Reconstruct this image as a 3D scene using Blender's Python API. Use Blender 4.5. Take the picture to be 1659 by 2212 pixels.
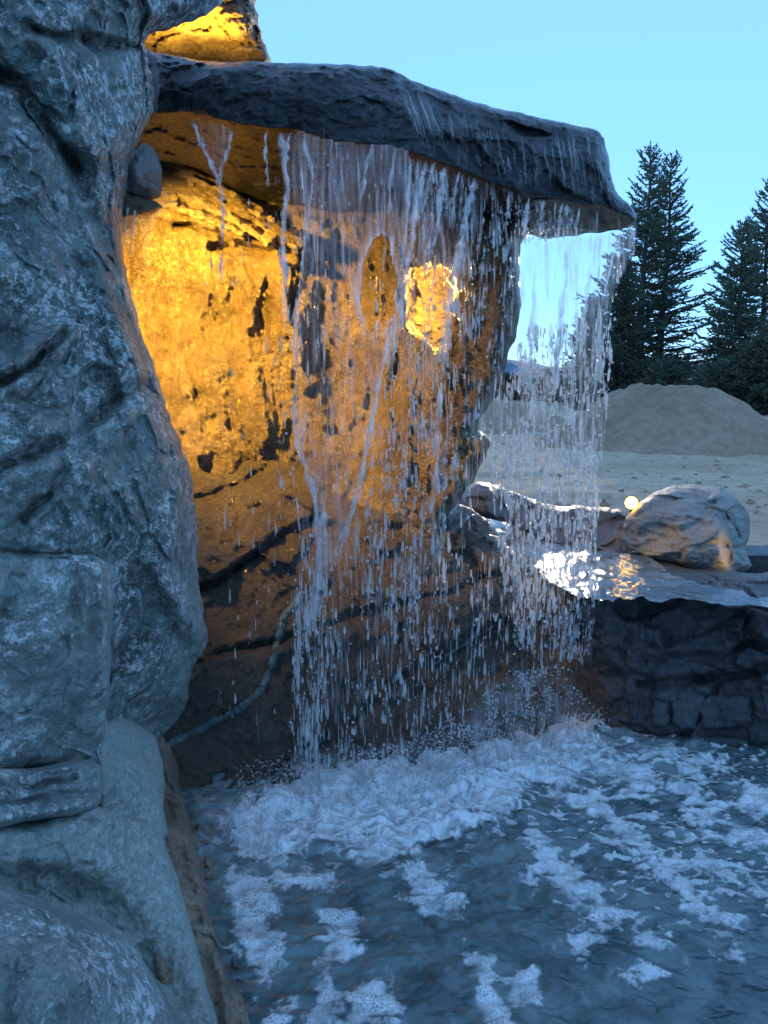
import bpy, math, random
import numpy as np

random.seed(7)
rng = np.random.default_rng(7)
R = math.radians
for o in list(bpy.data.objects):
    bpy.data.objects.remove(o)
SC = bpy.context.scene
COL = SC.collection

# ------------------------------------------------------------------ camera
F, CX, CY = 1661.6, 829.5, 1106.0          # focal length and centre, in photo-view units (1659 x 2212)
PITCH, HC = R(9.7), 1.6
cam = bpy.data.cameras.new('camera')
cam.sensor_fit = 'VERTICAL'
cam.sensor_height = 24.0
cam.lens = 24.0 * F / 2212.0
cam.clip_start, cam.clip_end = 0.05, 20000
co = bpy.data.objects.new('camera', cam)
co.location = (0, 0, HC)
co.rotation_euler = (R(90) - PITCH, 0, 0)
COL.objects.link(co)
SC.camera = co

# ------------------------------------------------------------------ sky, sun, exposure
SUN_EL, SUN_AZ = R(7.5), R(12.0)            # sun low behind the trees, a little right of the view axis
w = bpy.data.worlds.new('World')
SC.world = w
w.use_nodes = True
nt = w.node_tree
bg = nt.nodes['Background']
sky = nt.nodes.new('ShaderNodeTexSky')
sky.sky_type = 'NISHITA'
sky.sun_disc = False
sky.sun_elevation = SUN_EL
sky.sun_rotation = SUN_AZ
sky.altitude = 1500
sky.air_density = 1.0
sky.dust_density = 0.05
sky.ozone_density = 6.0
addc = nt.nodes.new('ShaderNodeMix')          # the even, many-times scattered blue that the sky model leaves out
addc.data_type, addc.blend_type = 'RGBA', 'ADD'
addc.inputs[0].default_value = 1.0
addc.inputs[7].default_value = (2.1, 4.3, 7.8, 1)
nt.links.new(sky.outputs[0], addc.inputs[6])
nt.links.new(addc.outputs[2], bg.inputs[0])
bg.inputs[1].default_value = 0.05
sl = bpy.data.lights.new('sun', 'SUN')
sl.energy = 0.6
sl.angle = R(0.6)
sl.color = (1.0, 0.83, 0.62)
so = bpy.data.objects.new('sun', sl)
so.rotation_euler = (R(90) - SUN_EL, 0, R(180) - SUN_AZ)
so.location = (3, 30, 12)
COL.objects.link(so)
SC.view_settings.view_transform = 'Standard'
SC.view_settings.look = 'None'
SC.view_settings.exposure = 1.5
SC.view_settings.gamma = 1.0
SC.view_settings.use_curve_mapping = False
SC.render.engine = 'CYCLES'
SC.cycles.use_denoising = True
SC.cycles.use_adaptive_sampling = True
SC.cycles.adaptive_threshold = 0.02
SC.cycles.max_bounces = 6
SC.cycles.transparent_max_bounces = 16
SC.cycles.transmission_bounces = 4
SC.cycles.sample_clamp_indirect = 4.0
SC.cycles.caustics_reflective = False
SC.cycles.caustics_refractive = False

# ------------------------------------------------------------------ geometry helpers
CP, SP = math.cos(PITCH), math.sin(PITCH)


def W(px, py, Y):
    """view point (px,py) at forward distance Y -> world xyz (arrays welcome)"""
    px, py, Y = np.broadcast_arrays(np.asarray(px, float), np.asarray(py, float), np.asarray(Y, float))
    a = (px - CX) / F
    b = (CY - py) / F
    dy = CP + b * SP
    dz = -SP + b * CP
    return np.stack([a / dy * Y, Y, HC + dz / dy * Y], -1)


def WZ(px, py, z):
    """view point on the horizontal plane at height z"""
    b = (CY - np.asarray(py, float)) / F
    Y = (z - HC) * (CP + b * SP) / (-SP + b * CP)
    return W(px, py, Y)


def PXof(P):
    d = P - np.array([0, 0, HC])
    f = d[..., 1] * CP - d[..., 2] * SP
    u = d[..., 1] * SP + d[..., 2] * CP
    return CX + F * d[..., 0] / f, CY - F * u / f


def _h(ix, iy, iz, s):
    v = (ix.astype(np.int64) * 374761393 + iy.astype(np.int64) * 668265263 + iz.astype(np.int64) * 2147483647 + s * 974634777) & 0xFFFFFFFF
    v = ((v ^ (v >> 13)) * 1274126177) & 0xFFFFFFFF
    v = (v ^ (v >> 16))
    v = (v * 2246822519) & 0xFFFFFFFF
    return ((v ^ (v >> 15)) & 0xFFFFFF) / float(0xFFFFFF)


def pnoise(P, s=0):
    i = np.floor(P).astype(np.int64)
    f = P - i
    u = f * f * f * (f * (f * 6 - 15) + 10)
    out = 0
    for dx in (0, 1):
        for dy in (0, 1):
            for dz in (0, 1):
                g = [_h(i[..., 0] + dx, i[..., 1] + dy, i[..., 2] + dz, s * 3 + k) * 2 - 1 for k in (0, 1, 2)]
                dt = g[0] * (f[..., 0] - dx) + g[1] * (f[..., 1] - dy) + g[2] * (f[..., 2] - dz)
                wx = u[..., 0] if dx else 1 - u[..., 0]
                wy = u[..., 1] if dy else 1 - u[..., 1]
                wz = u[..., 2] if dz else 1 - u[..., 2]
                out = out + dt * wx * wy * wz
    return out * 1.5


def fbm(P, sc, octs=5, s=0, gain=.5):
    a, o, n = 1.0, 0, 0
    for k in range(octs):
        o = o + a * pnoise(P * sc * 2.03 ** k + k * 11.7, s + k)
        n += a
        a *= gain
    return o / n * 1.6


def ridged(P, sc, octs=4, s=0):
    a, o, n = 1.0, 0, 0
    for k in range(octs):
        o = o + a * (1 - np.abs(pnoise(P * sc * 2.1 ** k + k * 7.3, s + k)) * 2.2)
        n += a
        a *= .5
    return o / n


def worley(P, sc, s=0, facet=False):
    Q = P * sc
    i = np.floor(Q).astype(np.int64)
    f1 = np.full(Q.shape[:-1], 9.0)
    f2 = np.full(Q.shape[:-1], 9.0)
    fc = np.zeros(Q.shape[:-1])
    for dx in (-1, 0, 1):
        for dy in (-1, 0, 1):
            for dz in (-1, 0, 1):
                c = [i[..., 0] + dx, i[..., 1] + dy, i[..., 2] + dz]
                o = np.stack([c[k] + _h(c[0], c[1], c[2], s + k) for k in (0, 1, 2)], -1)
                df = Q - o
                d = np.sqrt((df ** 2).sum(-1))
                near = d < f1
                f2 = np.where(near, f1, np.minimum(f2, d))
                f1 = np.where(near, d, f1)
                if facet:
                    g = np.stack([_h(c[0], c[1], c[2], s + 5 + k) * 2 - 1 for k in (0, 1, 2)], -1)
                    v = (g * df).sum(-1) + (_h(c[0], c[1], c[2], s + 9) - .5) * .7
                    fc = np.where(near, v, fc)
    return f1, f2, fc


def sstep(a, b, x):
    t = np.clip((x - a) / (b - a), 0, 1)
    return t * t * (3 - 2 * t)


def catmull(pts, n=6, closed=True):
    p = np.array(pts, float)
    out = []
    m = len(p)
    rngi = range(m) if closed else range(m - 1)
    for i in rngi:
        if closed:
            a, b, c, d = p[i - 1], p[i], p[(i + 1) % m], p[(i + 2) % m]
        else:
            a, b, c, d = p[max(i - 1, 0)], p[i], p[i + 1], p[min(i + 2, m - 1)]
        for k in range(n):
            t = k / n
            v = .5 * (2 * b + (c - a) * t + (2 * a - 5 * b + 4 * c - d) * t * t + (3 * b - a - 3 * c + d) * t ** 3)
            l = b + (c - b) * t
            out.append(.65 * v + .35 * l)
    if not closed:
        out.append(p[-1])
    return np.array(out)


def inside(poly, x, y):
    r = np.zeros(x.shape, bool)
    n = len(poly)
    for i in range(n):
        x1, y1 = poly[i]
        x2, y2 = poly[(i + 1) % n]
        if y1 == y2:
            continue
        c = ((y1 > y) != (y2 > y)) & (x < (x2 - x1) * (y - y1) / (y2 - y1) + x1)
        r ^= c
    return r


def dist_line(poly, x, y, closed=True, near=False):
    best = np.full(x.shape, 1e9)
    bx, by = np.zeros(x.shape), np.zeros(x.shape)
    n = len(poly)
    for i in range(n if closed else n - 1):
        x1, y1 = poly[i]
        x2, y2 = poly[(i + 1) % n]
        vx, vy = x2 - x1, y2 - y1
        t = np.clip(((x - x1) * vx + (y - y1) * vy) / (vx * vx + vy * vy + 1e-9), 0, 1)
        qx, qy = x1 + t * vx, y1 + t * vy
        d = (x - qx) ** 2 + (y - qy) ** 2
        m = d < best
        best = np.where(m, d, best)
        if near:
            bx, by = np.where(m, qx, bx), np.where(m, qy, by)
    return (np.sqrt(best), bx, by) if near else np.sqrt(best)


def rbf(anch, x, y):
    A = np.array(anch, float)
    n = len(A)
    D = np.sqrt((A[:, None, 0] - A[None, :, 0]) ** 2 + (A[:, None, 1] - A[None, :, 1]) ** 2) / 300
    M = np.zeros((n + 3, n + 3))
    M[:n, :n] = D + np.eye(n) * 1e-4
    M[:n, n:] = np.c_[np.ones(n), A[:, 0] / 300, A[:, 1] / 300]
    M[n:, :n] = M[:n, n:].T
    s = np.linalg.solve(M, np.r_[A[:, 2], 0, 0, 0])
    o = s[n] + s[n + 1] * x / 300 + s[n + 2] * y / 300
    for k in range(n):
        o = o + s[k] * np.sqrt((x - A[k, 0]) ** 2 + (y - A[k, 1]) ** 2) / 300
    return o


def mesh_obj(name, V, faces, mat, smooth=True, parent=None, recentre=True):
    """V (n,3) world; faces: (m,4) or (m,3) int array or list of such"""
    V = np.asarray(V, float)
    if not isinstance(faces, (list, tuple)):
        faces = [faces]
    faces = [np.asarray(f, np.int64) for f in faces if len(f)]
    base = np.zeros(3)
    if parent is not None:
        base = np.array(parent.location)
    elif recentre:
        base = np.array([(V[:, 0].min() + V[:, 0].max()) / 2, (V[:, 1].min() + V[:, 1].max()) / 2, V[:, 2].min()])
    me = bpy.data.meshes.new(name)
    me.vertices.add(len(V))
    me.vertices.foreach_set('co', (V - base).astype(np.float32).ravel())
    tot = np.concatenate([np.full(len(f), f.shape[1]) for f in faces])
    li = np.concatenate([f.ravel() for f in faces])
    st = np.concatenate([[0], np.cumsum(tot)[:-1]])
    me.loops.add(len(li))
    me.loops.foreach_set('vertex_index', li.astype(np.int32))
    me.polygons.add(len(tot))
    me.polygons.foreach_set('loop_start', st.astype(np.int32))
    me.polygons.foreach_set('use_smooth', np.full(len(tot), smooth))
    me.update(calc_edges=True)
    me.validate()
    me.materials.append(mat)
    o = bpy.data.objects.new(name, me)
    COL.objects.link(o)
    if parent is not None:
        o.parent = parent
    else:
        o.location = base
    return o


def tag(o, label=None, cat=None, group=None, kind=None):
    if label: o['label'] = label
    if cat: o['category'] = cat
    if group: o['group'] = group
    if kind: o['kind'] = kind
    return o


def empty(name, loc, label, cat, group=None):
    o = bpy.data.objects.new(name, None)
    o.location = loc
    o.empty_display_size = .1
    COL.objects.link(o)
    return tag(o, label, cat, group)


def attr(o, name, vals):
    a = o.data.attributes.new(name, 'FLOAT', 'POINT')
    a.data.foreach_set('value', np.asarray(vals, np.float32))


# ------------------------------------------------------------------ materials
def nmat(name):
    m = bpy.data.materials.new(name)
    m.use_nodes = True
    t = m.node_tree
    t.nodes.clear()
    out = t.nodes.new('ShaderNodeOutputMaterial')
    return m, t, out


class G:
    def __init__(s, t): s.t = t

    def n(s, typ, ins=None, **kw):
        nd = s.t.nodes.new('ShaderNode' + typ)
        for k, v in kw.items(): setattr(nd, k, v)
        for k, v in (ins or {}).items():
            sk = nd.inputs[k]
            if isinstance(v, bpy.types.NodeSocket): s.t.links.new(v, sk)
            else: sk.default_value = v
        return nd

    def noise(s, vec, scale, detail=5, rough=.55, dist=0, typ='FBM'):
        return s.n('TexNoise', {'Vector': vec, 'Scale': scale, 'Detail': detail, 'Roughness': rough, 'Distortion': dist}, noise_dimensions='3D').outputs[0]

    def ramp(s, fac, stops, interp='LINEAR'):
        r = s.n('ValToRGB', {'Fac': fac})
        e = r.color_ramp.elements
        r.color_ramp.interpolation = interp
        while len(e) < len(stops): e.new(.5)
        for el, (p, c) in zip(e, stops):
            el.position = p
            el.color = (c, c, c, 1) if isinstance(c, (int, float)) else (*c, 1)
        return r.outputs[0]

    def math(s, op, a, b=0.0, clamp=False):
        return s.n('Math', {0: a, 1: b}, operation=op, use_clamp=clamp).outputs[0]

    def mix(s, f, a, b):
        m = s.n('Mix', None, data_type='RGBA')
        for k, v in ((0, f), (6, a), (7, b)):
            sk = m.inputs[k]
            if isinstance(v, bpy.types.NodeSocket): s.t.links.new(v, sk)
            elif isinstance(v, (int, float)): sk.default_value = v
            else: sk.default_value = (*v, 1)
        return m.outputs[2]

    def mapping(s, vec, scale, rot=(0, 0, 0)):
        return s.n('Mapping', {'Vector': vec, 'Scale': scale, 'Rotation': rot}).outputs[0]


def rock_mat(name, c1, c2, c3, dep=.5, depcol=(.62, .66, .66), rough=.6, bump=.5, spec=.4, streak=0., sc=1., moss=None, fine=.22, lin=None):
    m, t, out = nmat(name)
    g = G(t)
    pos = g.n('NewGeometry').outputs['Position']
    n1 = g.noise(pos, 3.2 * sc, 5, .62, .4)
    col = g.mix(g.ramp(n1, [(.36, 0.), (.62, 1.)]), c1, c2)
    n2 = g.noise(pos, 11 * sc, 6, .68, .6)
    col = g.mix(g.ramp(n2, [(.45, 0.), (.66, .9)]), col, c3)
    n3 = g.noise(pos, 90 * sc, 3, .7)
    col = g.mix(g.math('MULTIPLY', g.ramp(n3, [(.3, .55), (.55, 0.)]), 1.), col, tuple(x * .35 for x in c1))
    if moss:
        n5 = g.noise(pos, 2.1 * sc, 3, .6, 1.)
        col = g.mix(g.ramp(n5, [(.52, 0.), (.68, .75)]), col, moss)
    rg = rough
    if dep > 0:
        a = g.ramp(g.noise(pos, 2.9 * sc, 4, .65, .8), [(.45, 0.), (.55, 1.)])
        pt = g.ramp(g.n('NewGeometry').outputs['Pointiness'], [(.505, 0.), (.56, 1.)])
        a = g.math('MAXIMUM', a, g.math('MULTIPLY', pt, g.ramp(g.noise(pos, 5 * sc, 2, .5), [(.4, 0.), (.55, 1.)])))
        b = g.ramp(g.noise(pos, 42 * sc, 5, .82, .25), [(.51, 0.), (.55, 1.)])
        sv = g.mapping(pos, (34 * sc, 34 * sc, 15 * sc))
        c = g.ramp(g.noise(sv, 1.0, 5, .8, .2), [(.545, 0.), (.585, 1.)])
        d = g.math('MULTIPLY', g.ramp(g.noise(pos, 4.5 * sc, 4, .6), [(.54, 0.), (.66, 1.)]), c)
        fac = g.math('MULTIPLY', g.math('MAXIMUM', g.math('MULTIPLY', a, b), d), dep, True)
        col = g.mix(fac, col, depcol)
        # scattered pale specks
        e = g.ramp(g.noise(pos, 120 * sc, 3, .6, .5), [(.66, 0.), (.69, 1.)])
        col = g.mix(g.math('MULTIPLY', e, dep * .45, True), col, depcol)
    if streak > 0:
        sv = g.mapping(pos, (15, 15, 1.3))
        s_ = g.ramp(g.noise(sv, 1., 6, .6, .4), [(.5, 0.), (.72, 1.)])
        col = g.mix(g.math('MULTIPLY', s_, streak), col, tuple(x * .45 for x in c1))
    h = g.math('ADD', g.math('MULTIPLY', g.noise(pos, 22 * sc, 7, .72), 1.0), g.math('MULTIPLY', g.noise(pos, 150 * sc, 3, .7), fine))
    if lin:
        lv = g.mapping(pos, lin[0], lin[1])
        h = g.math('ADD', h, g.math('MULTIPLY', g.noise(lv, 1., 5, .65, .5), 1.4))
    bp = g.n('Bump', {'Height': h, 'Strength': bump, 'Distance': .03}).outputs[0]
    rr = g.ramp(n2, [(.3, max(rough - .18, .05)), (.7, min(rough + .15, 1.))])
    p = g.n('BsdfPrincipled', {'Base Color': col, 'Roughness': rr, 'Specular IOR Level': spec, 'Normal': bp})
    t.links.new(p.outputs[0], out.inputs[0])
    return m


M = {}
M['pillar'] = rock_mat('weathered_rock', (.11, .14, .125), (.40, .47, .42), (.27, .275, .245), dep=1., depcol=(.90, .91, .88), rough=.36, bump=1., spec=.55, fine=.45, moss=(.15, .215, .195))
M['block'] = rock_mat('pale_rock', (.20, .24, .22), (.48, .54, .49), (.36, .36, .325), dep=.9, depcol=(.88, .88, .86), rough=.45, bump=.9, fine=.4, moss=(.24, .27, .22))
M['step'] = rock_mat('mossy_rock', (.28, .325, .285), (.44, .50, .44), (.38, .39, .34), dep=.35, depcol=(.8, .78, .72), rough=.65, bump=.65, moss=(.22, .26, .21))
M['side'] = rock_mat('stained_rock', (.34, .22, .14), (.52, .35, .22), (.20, .18, .15), dep=.25, rough=.35, bump=.9, streak=.6, moss=(.05, .08, .085))
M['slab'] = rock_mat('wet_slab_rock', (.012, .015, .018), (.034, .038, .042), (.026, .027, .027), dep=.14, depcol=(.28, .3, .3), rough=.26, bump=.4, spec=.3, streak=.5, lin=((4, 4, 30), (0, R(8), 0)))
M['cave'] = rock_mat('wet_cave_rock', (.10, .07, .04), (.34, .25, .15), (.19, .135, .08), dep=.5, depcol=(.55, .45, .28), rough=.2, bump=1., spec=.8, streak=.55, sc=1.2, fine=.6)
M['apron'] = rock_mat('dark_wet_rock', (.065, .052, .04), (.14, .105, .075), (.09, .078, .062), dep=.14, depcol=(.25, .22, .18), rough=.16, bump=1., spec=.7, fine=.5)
M['ledge'] = rock_mat('dark_ledge_rock', (.04, .04, .042), (.085, .087, .088), (.06, .058, .056), dep=.1, depcol=(.3, .3, .3), rough=.45, bump=.6)
M['boulder'] = rock_mat('grey_boulder_rock', (.19, .195, .185), (.33, .335, .315), (.26, .25, .23), dep=.15, rough=.6, bump=.8, lin=((3, 3, 24), (0, R(-24), 0)))
M['toprock'] = rock_mat('tan_rock', (.22, .17, .12), (.40, .32, .22), (.30, .23, .15), dep=.1, rough=.6, bump=1., lin=((5, 5, 38), (0, R(10), 0)))
M['stone'] = rock_mat('grey_stone', (.10, .10, .10), (.2, .2, .19), (.15, .145, .14), dep=.1, rough=.5, bump=.5)


def soil_mat(name, c1, c2, bump=.6):
    m, t, out = nmat(name)
    g = G(t)
    pos = g.n('NewGeometry').outputs['Position']
    col = g.mix(g.ramp(g.noise(pos, .9, 8, .65, .5), [(.35, 0.), (.65, 1.)]), c1, c2)
    n2 = g.ramp(g.noise(pos, 9., 8, .7), [(.3, .6), (.55, 0.)])
    col = g.mix(n2, col, tuple(x * .5 for x in c1))
    h = g.math('ADD', g.noise(pos, 3., 10, .7), g.math('MULTIPLY', g.noise(pos, 40, 6, .7), .3))
    bp = g.n('Bump', {'Height': h, 'Strength': bump, 'Distance': .12}).outputs[0]
    p = g.n('BsdfPrincipled', {'Base Color': col, 'Roughness': .9, 'Specular IOR Level': .15, 'Normal': bp})
    t.links.new(p.outputs[0], out.inputs[0])
    return m


M['ground'] = soil_mat('bare_ground', (.50, .36, .24), (.64, .49, .34))
M['bounce_ground'] = soil_mat('grey_bounce_ground', (.46, .47, .47), (.58, .59, .59))  # pale grey tone chosen to bounce light onto the rocks
M['mound'] = soil_mat('mound_soil', (.35, .245, .165), (.49, .355, .245), .8)
M['hill'] = soil_mat('hazy_hill', (.10, .16, .24), (.13, .19, .27), .2)  # blue haze of the distance is put into the hills' colour


def simple(name, col, rough=.5, metal=0., emit=None, es=0.):
    m, t, out = nmat(name)
    g = G(t)
    pos = g.n('NewGeometry').outputs['Position']
    c = g.mix(g.ramp(g.noise(pos, 30, 5, .6), [(.35, 0.), (.65, 1.)]), tuple(x * .75 for x in col), col)
    p = g.n('BsdfPrincipled', {'Base Color': c, 'Roughness': rough, 'Metallic': metal})
    if emit:
        p.inputs['Emission Color'].default_value = (*emit, 1)
        p.inputs['Emission Strength'].default_value = es
    t.links.new(p.outputs[0], out.inputs[0])
    return m


M['metal'] = simple('bronze_metal', (.06, .05, .04), .45, .6)
M['lens'] = simple('lamp_lens', (.9, .7, .4), .3, 0, (1.0, .6, .12), 4.)
M['bark'] = simple('spruce_bark', (.07, .055, .045), .9)
M['vein'] = rock_mat('teal_vein_rock', (.05, .10, .10), (.10, .18, .18), (.07, .12, .12), dep=.25, rough=.45, bump=.8)


def needle_mat(name, a, b):
    m, t, out = nmat(name)
    g = G(t)
    pos = g.n('NewGeometry').outputs['Position']
    c = g.mix(g.ramp(g.noise(pos, 1.3, 5, .6), [(.35, 0.), (.65, 1.)]), a, b)
    d = g.n('BsdfDiffuse', {'Color': c}).outputs[0]
    tr = g.n('BsdfTranslucent', {'Color': c}).outputs[0]
    mx = g.n('MixShader', {0: .22, 1: d, 2: tr}).outputs[0]
    t.links.new(mx, out.inputs[0])
    return m


M['needle'] = needle_mat('spruce_needles', (.11, .14, .10), (.18, .22, .15))
M['needle2'] = needle_mat('dark_spruce_needles', (.075, .10, .07), (.12, .15, .105))


def drop_mat(name='water_drops', fading=False):
    m, t, out = nmat(name)
    g = G(t)
    gl = g.n('BsdfGlass', {'Color': (1, 1, 1, 1), 'Roughness': .05, 'IOR': 1.33}).outputs[0]
    d = g.n('BsdfDiffuse', {'Color': (.96, .96, .95, 1)}).outputs[0]
    tr = g.n('BsdfTranslucent', {'Color': (.98, .98, .97, 1)}).outputs[0]
    a = g.n('MixShader', {0: .5, 1: d, 2: tr}).outputs[0]
    mx = g.n('MixShader', {0: .62, 1: gl, 2: a}).outputs[0]
    if fading:
        at = g.n('Attribute', attribute_name='dens').outputs['Fac']
        tp = g.n('BsdfTransparent').outputs[0]
        mx = g.n('MixShader', {0: at, 1: tp, 2: g.n('MixShader', {0: .68, 1: gl, 2: a}).outputs[0]}).outputs[0]
    t.links.new(mx, out.inputs[0])
    return m


def sheet_mat():
    m, t, out = nmat('falling_water_sheet')
    g = G(t)
    pos = g.n('NewGeometry').outputs['Position']
    at = g.n('Attribute', attribute_name='dens').outputs['Fac']
    sv = g.mapping(pos, (70, 70, 4.5))
    s1 = g.ramp(g.noise(sv, 1., 6, .65, .3), [(.36, .25), (.66, 1.6)])
    fac = g.math('MULTIPLY', at, s1, True)
    h = g.noise(g.mapping(pos, (45, 45, 6)), 1., 5, .6)
    bp = g.n('Bump', {'Height': h, 'Strength': .6, 'Distance': .02}).outputs[0]
    d = g.n('BsdfDiffuse', {'Color': (.85, .88, .9, 1)}).outputs[0]
    tr = g.n('BsdfTranslucent', {'Color': (.95, .95, .95, 1)}).outputs[0]
    a = g.n('MixShader', {0: .55, 1: d, 2: tr}).outputs[0]
    gs = g.n('BsdfGlossy', {'Color': (1, 1, 1, 1), 'Roughness': .12, 'Normal': bp}).outputs[0]
    a = g.n('MixShader', {0: .3, 1: a, 2: gs}).outputs[0]
    tp = g.n('BsdfTransparent').outputs[0]
    mx = g.n('MixShader', {0: fac, 1: tp, 2: a}).outputs[0]
    t.links.new(mx, out.inputs[0])
    return m


def foam_mat():
    m, t, out = nmat('foam')
    g = G(t)
    pos = g.n('NewGeometry').outputs['Position']
    at = g.n('Attribute', attribute_name='dens').outputs['Fac']
    bub = g.n('Attribute', attribute_name='bubble').outputs['Fac']
    vo = lambda sc_: g.n('TexVoronoi', {'Vector': pos, 'Scale': sc_, 'Randomness': 1.}, feature='DISTANCE_TO_EDGE').outputs['Distance']
    v, v2, v3 = vo(105.), vo(190.), vo(48.)
    sel = g.ramp(g.noise(pos, 9, 3, .6), [(.46, 0.), (.60, 1.)])
    ra = g.ramp(v2, [(.06, 1.), (.34, .42)])
    rb = g.math('MAXIMUM', g.ramp(v, [(.05, 1.), (.3, .35)]), g.ramp(v3, [(.015, .95), (.05, .1)]))
    rim = g.math('ADD', g.math('MULTIPLY', ra, g.math('SUBTRACT', 1., sel)), g.math('MULTIPLY', rb, sel))
    lace = g.math('ADD', g.math('MULTIPLY', rim, bub), g.math('SUBTRACT', 1., bub), True)
    ns = g.ramp(g.noise(pos, 22, 5, .7, .8), [(.32, .5), (.5, 1.)])
    fac = g.math('MULTIPLY', g.math('MULTIPLY', at, lace), ns, True)
    bp = g.n('Bump', {'Height': g.math('ADD', g.math('MULTIPLY', v, -1.), g.noise(pos, 40, 6, .7)), 'Strength': .35, 'Distance': .010}).outputs[0]
    p = g.n('BsdfPrincipled', {'Base Color': (.95, .96, .96, 1), 'Roughness': .16, 'Normal': bp, 'Specular IOR Level': .6, 'Subsurface Weight': .4, 'Subsurface Radius': (.03, .03, .03), 'Subsurface Scale': 1.})
    tr = g.n('BsdfTranslucent', {'Color': (.85, .9, .92, 1)}).outputs[0]
    a = g.n('MixShader', {0: .2, 1: p.outputs[0], 2: tr}).outputs[0]
    tp = g.n('BsdfTransparent').outputs[0]
    mx = g.n('MixShader', {0: fac, 1: tp, 2: a}).outputs[0]
    t.links.new(mx, out.inputs[0])
    return m


def water_mat(name, c1, c2, rough=.06, spec=.9):
    m, t, out = nmat(name)
    g = G(t)
    pos = g.n('NewGeometry').outputs['Position']
    col = g.mix(g.ramp(g.noise(pos, 5, 6, .6, .8), [(.38, 0.), (.62, 1.)]), c1, c2)
    aer = g.n('Attribute', attribute_name='air').outputs['Fac']      # air bubbles stirred into the water turn it milky
    col = g.mix(g.math('MULTIPLY', aer, .4), col, (.52, .60, .62))
    h = g.math('ADD', g.noise(g.mapping(pos, (1, 1.7, 1)), 15, 4, .55, .15), g.math('MULTIPLY', g.noise(g.mapping(pos, (1, 1.8, 1)), 52, 3, .6, .1), g.math('ADD', .18, g.math('MULTIPLY', aer, .4))))
    bp = g.n('Bump', {'Height': h, 'Strength': .2, 'Distance': .03}).outputs[0]
    p = g.n('BsdfPrincipled', {'Base Color': col, 'Roughness': rough, 'IOR': 1.33, 'Specular IOR Level': spec, 'Normal': bp})
    t.links.new(p.outputs[0], out.inputs[0])
    return m


M['drop'] = drop_mat()
M['fdrop'] = drop_mat('falling_drops', True)
M['sheet'] = sheet_mat()
M['foam'] = foam_mat()
M['pool'] = water_mat('pool_water', (.045, .078, .08), (.14, .19, .185), .04)
M['stream'] = water_mat('stream_water', (.06, .075, .08), (.17, .215, .235), .10, .3)


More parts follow.
